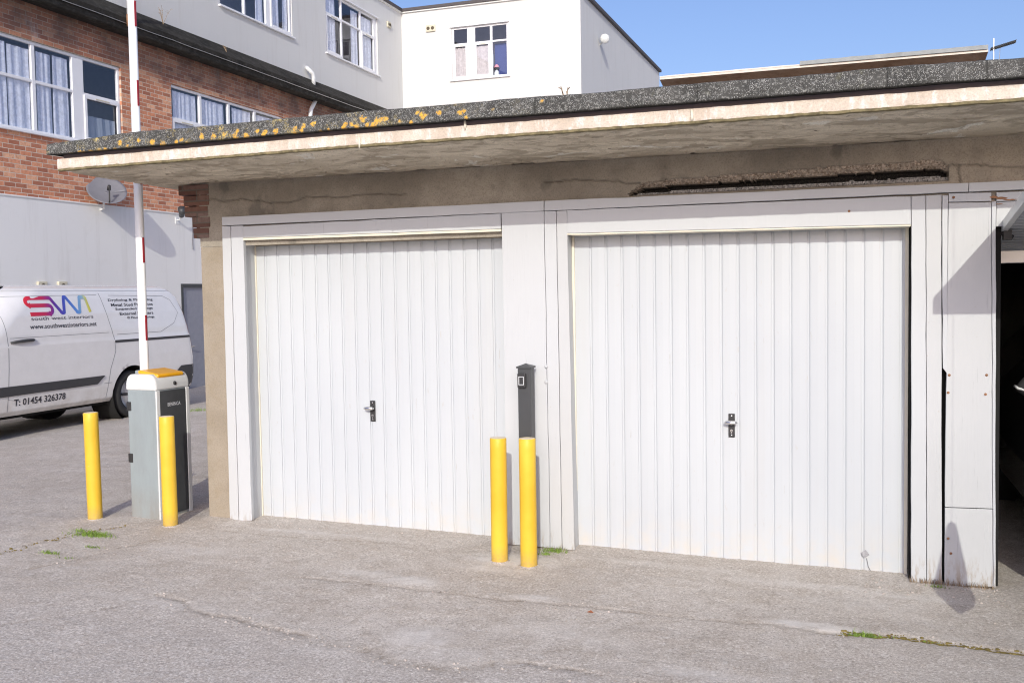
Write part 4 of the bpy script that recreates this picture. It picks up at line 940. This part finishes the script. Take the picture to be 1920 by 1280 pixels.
# car standing inside the open garage
CS = [(.2, .78), (.3, .85), (.6, .88), (.85, .87), (.92, .85), (1.2, .74), (1.38, .62), (1.44, .45), (1.46, 0)]
CR = [(.2, -.7), (.5, -.85), (.9, -.82), (1.0, -.72), (1.3, -.45), (1.46, .1)]
CN = [(.2, 3.1), (.5, 3.3), (.75, 3.22), (.84, 3.0), (.93, 2.2), (1.1, 1.95), (1.38, 1.45), (1.46, 1.1)]
cf = lambda x, z: sideY(x, z, CS, CR, CN, (.3, .6), .75)
car = empty('parked_car', (1.95, 8.45, gz(2.0, 9.2)), 'dark car in the unlit open garage, only its wing mirror showing', 'car', None, R(-90))
zl = sorted(set([a for a, b in CS] + list(np.round(np.arange(.2, 1.44, .04), 4)))); V, F = shell(zl, CS, CR, CN, (.3, .6), .75, [(0, .31), (2.5, .31)], .36, 90)
mk('body', V, F, plain('dark_grey_car_paint', (.06, .065, .07), .2, Coat_Weight=1), car, smooth=True, local=True)
for wx in (0, 2.5):
    for s in (1, -1): wheel(car, wx, s * .86, s, .31, .19)
for s in (1, -1):
    side_patch([(1.95, .95), (-.35, .97), (-.2, 1.28), (1.2, 1.36)][::s], car, 'side_window', M['vglass'], .004, s, cf)
    mb = MB(); mb.tube([(2.92, s * .70, .66), (3.06, s * .62, .66), (3.16, s * .5, .66)], [.06, .07, .05], 10); mb.go('headlight', M['lampclear'], car, local=True, smooth=True)
tgt = onY(1904, 727, 6.45)  # tip of the left mirror, in yard coordinates
lm = (8.45 - 6.45, 1.95 - tgt[0], tgt[2] - car.location[2])
for s in (1, -1):
    mb = MB(); x0, y1, z1 = lm[0], s * lm[1], lm[2]; ye = s * .80
    sec = []
    mb.tube([(x0 + .0, ye, z1 - .02), (x0 + .0, y1 - s * .12, z1 + .01), (x0, y1 - s * .05, z1 + .005), (x0, y1, z1 - .004)], [.03, .075, .06, .012], 14); o = mb.go('wing_mirror', M['moul'], car, local=True, smooth=True)
    mb = MB(); mb.tube([(x0 + .05, ye, z1 - .02), (x0 + .06, y1 - s * .1, z1 - .02), (x0 + .03, y1 - s * .01, z1 + .0), (x0 + .0, y1 + s * .004, z1 + .012)], .008, 8); mb.go('mirror_trim', M['white'], o, local=True, smooth=True)  # white in place of chrome: the rim's bright reflection put into the colour
    mb = MB()

# ------------------------------------------------------------------ block of flats
XW = -12.9; YC = 27.76; X3 = -7.24
fl = empty('block_of_flats', (XW, 15, -.3), 'brick and white rendered block of flats with a dark ledge between the storeys', 'building')
def wallx(name, X, y0, y1, z0, z1, holes, mat, depth=.10):
    ys = sorted(set([y0, y1] + [h[0] for h in holes] + [h[1] for h in holes])); zs = sorted(set([z0, z1] + [h[2] for h in holes] + [h[3] for h in holes]))
    mb = MB()
    for a, b in zip(ys[:-1], ys[1:]):
        for c, d in zip(zs[:-1], zs[1:]):
            m_, n_ = (a + b) / 2, (c + d) / 2
            if any(h[0] < m_ < h[1] and h[2] < n_ < h[3] for h in holes): continue
            mb.add([(X, a, c), (X, b, c), (X, b, d), (X, a, d)], [(0, 1, 2, 3)])
    for h in holes:
        a, b, c, d = h; e = X - depth
        mb.add([(X, a, c), (X, b, c), (X, b, d), (X, a, d), (e, a, c), (e, b, c), (e, b, d), (e, a, d)], [(0, 4, 5, 1), (1, 5, 6, 2), (2, 6, 7, 3), (3, 7, 4, 0)])
    return mb.go(name, mat, fl)
WA = (11.0, 15.27, 4.44, 5.97); WB = (16.72, 20.9, 4.44, 5.95); WC = (18.47, 21.42, 7.98, 9.62); WD = (23.10, 26.10, 7.99, 9.62); DR = (16.80, 17.75, -.33, 1.92)
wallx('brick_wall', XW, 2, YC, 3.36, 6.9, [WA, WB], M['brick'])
wallx('render_wall', XW + .02, 2, YC, -.6, 3.36, [DR], M['render2'])
wallx('upper_wall', XW, 2, YC, 6.9, 10.22, [WC, WD], M['render'])
mb = MB(); mb.box(XW, 2, 3.335, XW + .035, YC, 3.36); mb.go('render_bead', M['render2'], fl)
WE = (-11.25, -9.46, 8.04, 9.60)
def wally(name, Y, x0, x1, z0, z1, holes, mat, depth=.10):
    xs = sorted(set([x0, x1] + [h[0] for h in holes] + [h[1] for h in holes])); zs = sorted(set([z0, z1] + [h[2] for h in holes] + [h[3] for h in holes])); mb = MB()
    for a, b in zip(xs[:-1], xs[1:]):
        for c, d in zip(zs[:-1], zs[1:]):
            m_, n_ = (a + b) / 2, (c + d) / 2
            if any(h[0] < m_ < h[1] and h[2] < n_ < h[3] for h in holes): continue
            mb.add([(a, Y, c), (b, Y, c), (b, Y, d), (a, Y, d)], [(0, 1, 2, 3)])
    for a, b, c, d in holes:
        e = Y + depth; mb.add([(a, Y, c), (b, Y, c), (b, Y, d), (a, Y, d), (a, e, c), (b, e, c), (b, e, d), (a, e, d)], [(0, 4, 5, 1), (1, 5, 6, 2), (2, 6, 7, 3), (3, 7, 4, 0)])
    return mb.go(name, mat, fl)
wally('upper_wall', YC, XW, X3, -.5, 10.22, [WE], M['render'])
mb = MB(); mb.add([(X3, YC, -.5), (X3, 40.4, -.5), (X3, 40.4, 10.5), (X3, YC, 10.22), (XW - 8, 40.4, -.5), (XW - 8, 40.4, 10.5), (XW - 8, 2, -.5), (XW - 8, 2, 10.22), (XW, 2, -.5), (XW, 2, 10.22), (XW - 8, YC, 10.22), (XW, YC, 10.22)],
    [(0, 1, 2, 3), (1, 4, 5, 2), (4, 6, 7, 10, 5), (6, 8, 9, 7), (9, 11, 10, 7), (11, 3, 2, 5, 10)]); mb.go('upper_wall', M['render'], fl)
# roof trim
mb = MB(); mb.box(XW - .1, 2, 10.20, XW + .05, YC - .06, 10.235); mb.box(XW - .1, YC - .06, 10.20, X3 + .05, YC + .1, 10.236)
mb.go('soffit_trim', M['render2'], fl)
mb = MB(); mb.box(XW - .1, 2, 10.236, XW + .09, YC - .10, 10.32); mb.box(XW - .1, YC - .10, 10.237, X3 + .09, YC + .12, 10.323)
mb.prism([(X3 - .1, YC + .12, 10.22), (X3 - .1, 40.45, 10.52), (X3 - .1, 40.45, 10.62), (X3 - .1, YC + .12, 10.322)][::-1], (.19, 0, 0)); mb.go('roof_trim', M['trim'], fl, bevel=.006)
# projecting grimy ledge
P = []
for y in np.arange(2, YC, .12):
    a = nz(0, y, 0, 1.5) * .012; b = nz(0, y, 5, 4) * .008
    P.append([(XW, y, 6.575 + a), (XW + .27, y, 6.565 + a), (XW + .30, y, 6.59 + b), (XW + .305 + b, y, 6.70 + a), (XW + .325, y, 6.705 + a), (XW + .33 + a, y, 6.80 + b), (XW + .30, y, 6.83), (XW + .02, y, 7.10), (XW, y, 7.12)])
V, F = grid(P); mk('ledge', V, [q[::-1] for q in F], M['band'], fl)
mb = MB(); mb.tube([(XW + .338, y, 6.70 + nz(0, y, 0, 1.5) * .012) for y in np.arange(8, YC, .3)], .007, 5); mb.go('ledge_drip_line', M['alu'], fl)

# windows: thing > window(frame) > pane, curtain, sill ; local axes (s along wall, z)
def window(ax, rect, verts, trans, openers, curt, wide=(), name='window', hood=True, sgn=1):
    s0, s1, z0, z1 = rect; fw = .055
    def bx(mb, a, b, c, d, d0, d1):
        if ax == 'x': mb.box(XW - d1, a, c, XW - d0, b, d)
        else: mb.box(a, YC + d0, c, b, YC + d1, d)
    f = MB(); D0, D1 = .035, .095
    bx(f, s0, s1, z0, z0 + fw, D0, D1); bx(f, s0, s1, z1 - fw, z1, D0, D1); bx(f, s0, s0 + fw, z0 + fw, z1 - fw, D0 + .001, D1); bx(f, s1 - fw, s1, z0 + fw, z1 - fw, D0 + .001, D1)
    cuts = [s0 + fw]
    for v, w_ in verts: bx(f, v - w_ / 2, v + w_ / 2, z0 + fw, z1 - fw, D0 + .002, D1); cuts += [v - w_ / 2, v + w_ / 2]
    cuts.append(s1 - fw); cells = [(cuts[i], cuts[i + 1]) for i in range(0, len(cuts), 2)]
    for a, b in cells: bx(f, a, b, trans - .027, trans + .027, D0 + .003, D1)
    fr = f.go(name, M['upvc'], fl, bevel=.008)
    for i, (a, b) in enumerate(cells):
        for lower, c, d in ((1, z0 + fw, trans - .027), (0, trans + .027, z1 - fw)):
            g = MB()
            if ax == 'x': g.add([(XW - .065, a, c), (XW - .065, b, c), (XW - .065, b, d), (XW - .065, a, d)], [(0, 1, 2, 3)])
            else: g.add([(a, YC + .065, c), (b, YC + .065, c), (b, YC + .065, d), (a, YC + .065, d)], [(0, 1, 2, 3)])
            g.go('pane', M['glass'], fr)
            if lower and i in openers:
                k = MB(); w_ = .05
                bx(k, a - .012, b + .012, c - .012, c + w_, D0 - .022, D0 + .012); bx(k, a - .012, b + .012, d - w_, d + .012, D0 - .022, D0 + .012); bx(k, a - .012, a + w_, c + w_, d - w_, D0 - .021, D0 + .012); bx(k, b - w_, b + .012, c + w_, d - w_, D0 - .021, D0 + .012); k.go('casement', M['upvc'], fr, bevel=.006)
                k = MB(); bx(k, a + (b - a) * .3, b - (b - a) * .3, d - .035, d - .015, D0 - .03, D0 - .02); k.go('trickle_vent', M['vent'], fr)
    k = MB(); bx(k, s0 - .06, s1 + .06, z0 - .035, z0 + .004, -.06, D1); k.go('sill', M['upvc'], fr, bevel=.005)
    if hood: k = MB(); bx(k, s0 - .05, s1 + .05, z1 + .002, z1 + .03, -.05, .03); k.go('hood', M['upvc'], fr, bevel=.004)
    for a, b, m_, zt_ in curt:
        P = []
        n = int((b - a) / .02)
        for k in range(n + 1):
            s = a + (b - a) * k / n; r = []
            for q in range(5):
                zz = z0 + .02 + (zt_ - z0 - .02) * q / 4; off = .086 + .010 * math.sin(s * 41 + math.sin(s * 7) * 2 + q * .25) + .004 * math.sin(s * 93 + q)
                r.append((XW - off, s, zz) if ax == 'x' else (s, YC + off, zz))
            P.append(r)
        V, F = grid(P); mk('curtain', V, F, M[m_], fr, smooth=True)
    return fr
window('x', WA, [(12.18, .07), (13.20, .08), (14.21, .27)], 5.31, [3], [(11.0, 12.1, 'curt', 5.85), (12.26, 12.66, 'curt', 5.85), (12.70, 13.14, 'curt', 5.83), (13.30, 13.63, 'curt', 5.84), (13.66, 14.02, 'curt', 5.85), (14.45, 15.15, 'glow_blind', 4.95)], hood=False)
window('x', WB, [(17.72, .08), (18.73, .08), (19.74, .08)], 5.28, [0], [(16.85, 17.6, 'curt', 5.85), (17.82, 18.6, 'curt', 5.85), (18.9, 19.6, 'curt', 5.85), (19.85, 20.8, 'curt', 5.85)], hood=False)
window('x', WC, [(19.45, .07), (20.42, .20)], 9.12, [2], [(19.95, 20.25, 'curt', 9.5), (20.62, 20.95, 'curt', 9.5), (21.1, 21.35, 'curt', 9.5)])
window('x', WD, [(24.02, .07), (25.13, .07), (25.98, .13)], 9.06, [0, 2], [(23.2, 23.75, 'curt', 9.5), (24.6, 25.0, 'curt', 9.5), (25.25, 25.85, 'curt', 9.5)])
we = window('y', WE, [(-10.64, .25), (-10.0, .075)], 9.10, [0, 1], [(-11.2, -10.78, 'curtp', 9.0), (-10.5, -10.05, 'curtp', 9.0)], sgn=1)
mb = MB(); mb.box(-9.95, YC + .2, 8.1, -9.5, YC + .22, 9.05); mb.go('blind', M['curtd'], we)
dl_ = empty('doll', (-9.87, YC + .135, 8.06), 'small doll in a pink hat on the sill of the rear window', 'doll')
mb = MB(); mb.lathe([(.0001, 0), (.085, .01), (.07, .14), (.03, .2), (.0001, .2)], (0, 0, 0), seg=16); mb.go('body', M['white'], dl_, local=True, smooth=True)
mb = MB(); mb.lathe([(.0001, .19), (.05, .22), (.058, .26), (.045, .3), (.0001, .32)], (0, 0, 0), seg=16); mb.go('head', M['doorf'], dl_, local=True, smooth=True)
mb = MB(); mb.lathe([(.085, .27), (.07, .31), (.045, .35), (.0001, .37)], (0, 0, 0), seg=16); mb.go('hat', plain('pink_hat_cloth', (.75, .3, .36), .8), dl_, local=True, smooth=True)
mb = MB(); mb.box(XW - 1.5, 9, 3.5, XW - 1.4, YC - .5, 10.1); mb.box(XW - 1.4, 9, 6.3, XW - .12, YC - .5, 6.4); mb.box(XW - 1.4, 9, 3.5, XW - .12, YC - .5, 3.6); mb.box(XW, YC + 1.2, 7.6, X3 - .2, YC + 1.3, 10); mb.go('room_wall', M['room'], fl)
# door
a, b, c, d = DR; mb = MB(); mb.box(XW - .06, a, c, XW + .03, a + .07, d); mb.box(XW - .06, b - .07, c, XW + .03, b, d); mb.box(XW - .06, a + .07, d - .07, XW + .03, b - .07, d); mb.go('door_frame', M['doorf'], fl, bevel=.004)
mb = MB(); mb.box(XW - .05, a + .07, c, XW - .01, b - .07, d - .07); dd = mb.go('door', M['doorg'], fl)
mb = MB(); mb.tube([(XW + .0, a + .18, .62), (XW + .06, a + .18, .62), (XW + .06, a + .32, .62)], .012, 8); mb.go('handle', M['chrome'], dd, smooth=True)
# vents
def vent(loc, ax, w, h, label, two=False):
    e = empty('wall_vent', loc, label, 'vent', 'small beige wall vents'); mb = MB(); q = MB()
    if ax == 'x': mb.box(0, -w / 2, -h / 2, .05, w / 2, h / 2)
    else: mb.box(-w / 2, -.05, -h / 2, w / 2, 0, h / 2)
    mb.go('cover', M['vent'], e, local=True, bevel=.01)
    for s in ((-.24, .24) if two else (0,)):
        if ax == 'x': q.lathe([(.0001, .056), (h * .26, .055), (h * .26, .04)], (0, s * w, 0), 'x', 14)
        else: q.lathe([(.0001, -.056), (h * .26, -.055), (h * .26, -.04)], (s * w, 0, 0), 'y', 14)
    q.go('outlet', M['ventd'], e, local=True)
p = onX(75, 532, XW); vent((XW + .02, p[1], p[2] - .03), 'x', .2, .14, 'left of the two beige vents just above the van roof')
p = onX(113, 532, XW); vent((XW + .02, p[1], p[2] - .03), 'x', .2, .14, 'right of the two beige vents just above the van roof')
p = onX(728, 47, XW); vent((XW, p[1], p[2]), 'x', .22, .17, 'small beige vent beside the upper window near the inner corner', True)
p = onY(808, 54, YC); vent((p[0], YC, p[2]), 'y', .30, .2, 'beige twin vent between the inner corner and the rear window', True)
# pipes
mb = MB()
def wp(px, py, off): q = onX(px, py, XW + off); return (XW + off, q[1], q[2])
mb.tube([wp(575, 127, .02), wp(578, 130, .10), wp(586, 138, .14), wp(588, 146, .14), wp(588, 160, .14)], .052, 12)
tag(mb.go('drain_pipe', M['white'], loc=(XW, 22.4, 7.0), smooth=True), 'short white elbow pipe coming out of the upper render wall', 'pipe')
mb = MB(); mb.tube([wp(592, 178, .10), wp(591, 190, .10), wp(583, 206, .09), wp(582, 214, .09), wp(581, 250, .09), wp(580, 330, .09)], .052, 12)
tag(mb.go('drain_pipe', M['white'], loc=(XW, 22.4, 6), smooth=True), 'white downpipe with a bend on the brick below the dark ledge', 'pipe')
mb = MB(); mb.tube([wp(240, -60, .38), wp(242, 28, .38)], .04, 10); o = mb.go('vent_pipe', M['white'], loc=(XW, 15.6, 7), smooth=True); tag(o, 'thin white pipe rising from the ledge left of the barrier boom', 'pipe')
mb = MB(); mb.tube([wp(242, 28, .38), wp(243, 50, .38)], .05, 10); mb.tube([wp(243, 48, .38), wp(247, 60, .36)], .03, 8); mk('rusty_bracket', mb.V, mb.F, M['rust'], o, smooth=True)
# satellite dish
DC = onX(200, 357, XW + .26); e = empty('satellite_dish', (XW, DC[1] + .12, DC[2] - .28), 'grey oval satellite dish on the brick wall left of the barrier boom', 'satellite dish')
nrm = Vector((.60, -.50, .72)).normalized(); ux = Vector((nrm.y, -nrm.x, 0)).normalized() * -1; uy = nrm.cross(ux) * -1
P = []
for i in range(9):
    r = i / 8
    P.append([tuple(Vector(DC) + ux * math.cos(t) * r * .345 + uy * math.sin(t) * r * .36 + nrm * (r * r * .055 - .05)) for t in [2 * PI * k / 36 for k in range(37)]])
V, F = grid(P); o = mk('reflector', V, F, M['dish'], e, smooth=True); sd = o.modifiers.new('solid', 'SOLIDIFY'); sd.thickness = .006
lo = Vector(DC) - uy * (.33 if uy.z > 0 else -.33)
tip = Vector(DC) + nrm * .25 + (uy * -.16 if uy.z > 0 else uy * .16)
mb = MB(); mb.tube([tuple(lo - nrm * .02), tuple(lo + nrm * .05), tuple(tip)], .013, 8); mb.go('feed_arm', M['black'], e)
mb = MB(); mb.tube([tuple(tip), tuple(tip - nrm * .09)], [.028, .034], 12); mb.go('receiver', M['black'], e, smooth=True)
mb = MB(); bk = Vector(DC) - nrm * .05; mb.tube([tuple(bk), (XW + .14, bk.y + .03, bk.z - .1), (XW + .12, bk.y + .05, bk.z - .28), (XW + .0, bk.y + .08, bk.z - .3)], .02, 8); mb.box(XW + .0, bk.y + .0, bk.z - .38, XW + .015, bk.y + .16, bk.z - .22); mb.go('wall_bracket', M['white'], e)
# flood light
p = onX(341, 398, XW + .25); e = empty('flood_light', (XW, p[1] + .1, p[2] - .05), 'small dark cylindrical flood light at the top of the white render by the garage corner', 'light')
mb = MB(); a = Vector(p); dv = Vector((.45, -.5, .45)).normalized(); mb.tube([tuple(a - dv * .12), tuple(a - dv * .02), tuple(a + dv * .10)], [.05, .06, .085], 16); mb.go('lamp_head', M['blackm'], e, smooth=True)
mb = MB(); mb.tube([tuple(a - dv * .1), (XW + .1, p[1] + .12, p[2] - .14), (XW, p[1] + .14, p[2] - .14)], .016, 8); mb.box(XW, p[1] + .08, p[2] - .22, XW + .03, p[1] + .2, p[2] - .08); mb.go('bracket', M['white'], e)
mb = MB(); mb.tube([wp(361, 408, .03), wp(362, 430, .03), wp(361, 450, .03), wp(362, 468, .03)], .010, 5); mb.go('cable', M['dish'], e)
# round lamp on the third wall
p = onX(1134, 73, X3 + .2); e = empty('bulkhead_light', (X3, p[1], p[2] - .1), 'small round grey light on the narrow white end wall', 'light')
mb = MB(); a = Vector(p); dv = Vector((.3, -.9, -.1)).normalized(); mb.tube([tuple(a - dv * .08), tuple(a), tuple(a + dv * .08)], [.1, .15, .13], 16); mb.go('lamp_head', M['lidgrey'], e, smooth=True)
mb = MB(); mb.tube([tuple(a - dv * .06), (X3, p[1] + .2, p[2] - .12)], .03, 8); mb.go('bracket', M['lidgrey'], e)
# weeds on the ledges
def twig(base, h, n, label, loc=None):
    mb = MB(); b = Vector(base)
    for k in range(n):
        a = random.uniform(0, 2 * PI); t = random.uniform(.15, .5); tip = b + Vector((math.cos(a) * h * t, math.sin(a) * h * t, h * random.uniform(.6, 1))); mid = b + (tip - b) * .5 + Vector((0, 0, h * .1)); mb.tube([tuple(b), tuple(mid), tuple(tip)], [.006, .004, .002], 4)
        for q in range(4):
            c = mid + (tip - mid) * (q / 4); d = Vector((random.uniform(-1, 1), random.uniform(-1, 1), random.uniform(0, 1))) * h * .12; mb.tube([tuple(c), tuple(c + d)], .003, 3)
    tag(mb.go('weed', M['dry'], loc=tuple(base)), label, 'weed', 'weeds on the roofs')
b = onX(306, 46, XW + .22); twig((XW + .22, b[1], b[2]), .38, 5, 'bare twiggy weed growing on the dark ledge of the flats')
b = onX(425, 95, XW + .2); twig((XW + .2, b[1], b[2] - .05), .18, 3, 'tiny weed tuft on the dark ledge below the upper left window')
b = onY(1061, 180, 5.3); twig((b[0], 5.3, 2.655), .13, 2, 'thin weed standing on the garage roof edge before the white wall')

# ------------------------------------------------------------------ rear building
YR = 12.6; a = onY(1237, 152, YR); b = onY(1853, 95, YR); zr = (a[2] + b[2]) / 2
rb = empty('rear_building', (a[0], YR + 1, -.2), 'brown concrete flat roofed building just showing over the garage roof', 'building')
mb = MB(); mb.box(a[0], YR, zr - .0, b[0], YR + 9, zr + .03); mb.go('slab_edge', M['rearedge'], rb)
P = []
for x in np.arange(a[0], b[0] + .01, .04): P.append([(x, YR + .004, zr + .001)] + [(x, YR + .02 + q * .16, zr - .004 - .028 * q + nz(x, q, 0, 4) * .006) for q in range(9)] + [(x, YR + 9, zr - .28)])
P[-1] = [(b[0], p[1], p[2]) for p in P[-1]]
V, F = grid(P); mk('soffit', V, F, M['rearconc'], rb)
mb = MB(); mb.box(a[0] + .3, YR + 1.35, -.4, b[0] - .12, YR + 8.5, zr - .2); mb.go('wall', M['rearconc'], rb)
m5 = onY(1500, 125, YR)
P = []
for x in np.arange(m5[0], b[0] + .012, .04): P.append([(x, YR - .02, zr + .028), (x, YR - .025, zr + .075 + nz(x, 0, 0, 6) * .005), (x, YR + .1, zr + .09), (x, YR + 9, zr + .08)])
V, F = grid(P); F.append((0, 1, 2, 3)); mk('roof_felt', V, F, M['rearfelt'], rb)
P = []
for x in np.arange(a[0], m5[0] + .01, .04): P.append([(x, YR - .004, zr + .028), (x, YR + .0, zr + .045 + nz(x, 3, 0, 6) * .004), (x, YR + .2, zr + .05), (x, YR + 9, zr + .05)])
V, F = grid(P); mk('roof_felt', V, F, M['rearedge'], rb)
# television aerial
p = onY(1863, 108, YR + .6); q = onY(1857, 93, YR + .6); r = onY(1905, 78, YR + .6)
an = empty('tv_aerial', (p[0], YR + .6, zr + .03), 'thin metal television aerial pointing right at the end of the rear roof', 'aerial')
y0 = YR + .6
mb = MB(); t1 = onY(1866, 72, y0); mb.tube([(p[0], y0, p[2] - .3), (p[0], y0, t1[2])], .008, 6); mb.tube([(p[0] + .05, y0, p[2] - .3), (p[0] + .07, y0, t1[2] - .12)], .004, 5); mb.tube([(q[0] - .1, y0, p[2] - .06), (p[0] + .05, y0, p[2] - .06)], .006, 5); mb.go('mast', M['alu'], an)
mb = MB(); mb.tube([tuple(q), tuple(r)], .010, 6)
for k in range(12):
    c = q + (r - q) * (k + .5) / 12; mb.tube([(c[0], c[1] - .10, c[2]), (c[0], c[1] + .10, c[2])], .005, 5); mb.tube([(c[0], c[1], c[2] - .018), (c[0], c[1], c[2] + .018)], .007, 5)
mb.go('boom', M['black'], an)

# ------------------------------------------------------------------ camera, light, sky
cam = bpy.data.cameras.new('camera'); co = bpy.data.objects.new('camera', cam); COL.objects.link(co); scene.camera = co
cam.sensor_width = 36; cam.lens = 36 * FOC / 1920; cam.clip_end = 3000; cam.clip_start = .05
rt, dn, fw_ = Vector(MR[0]), Vector(MR[1]), Vector(MR[2])
m = Matrix((( rt.x, -dn.x, -fw_.x, 0), (rt.y, -dn.y, -fw_.y, 0), (rt.z, -dn.z, -fw_.z, H), (0, 0, 0, 1))); co.matrix_world = m
AZ = R(14.5); EL = math.atan(.463 * math.cos(AZ))
sd = bpy.data.lights.new('sun', 'SUN'); sd.energy = 1.42; sd.angle = R(.4); sd.color = (1, .98, .87); so = bpy.data.objects.new('sun', sd); COL.objects.link(so)
dirv = Vector((-math.sin(AZ) * math.cos(EL), math.cos(AZ) * math.cos(EL), -math.sin(EL))); so.rotation_euler = dirv.to_track_quat('-Z', 'Y').to_euler(); so.location = (3, -10, 8)
wd = bpy.data.worlds.new('World'); scene.world = wd; wd.use_nodes = True; nt = wd.node_tree
bg = nt.nodes['Background']; sk = nt.nodes.new('ShaderNodeTexSky'); sk.sky_type = 'NISHITA'; sk.sun_disc = False; sk.sun_elevation = EL; sk.sun_rotation = PI - AZ; sk.altitude = 50; sk.air_density = 1.0; sk.dust_density = 3.0; sk.ozone_density = 3.5
mxs = nt.nodes.new('ShaderNodeMix'); mxs.data_type = 'RGBA'; mxs.blend_type = 'MULTIPLY'; mxs.inputs[0].default_value = 1; mxs.inputs[7].default_value = (.90, .845, .95, 1)
nt.links.new(sk.outputs[0], mxs.inputs[6]); nt.links.new(mxs.outputs[2], bg.inputs[0]); bg.inputs[1].default_value = .105
scene.view_settings.view_transform = 'Standard'; scene.view_settings.look = 'None'; scene.view_settings.exposure = .86; scene.view_settings.gamma = 1
scene.cycles.max_bounces = 8; scene.cycles.use_denoising = True; scene.cycles.denoiser = 'OPENIMAGEDENOISE'; scene.cycles.denoising_input_passes = 'RGB_ALBEDO_NORMAL'; scene.cycles.denoising_prefilter = 'ACCURATE'; scene.cycles.filter_width = 1.1; scene.cycles.sample_clamp_indirect = 4
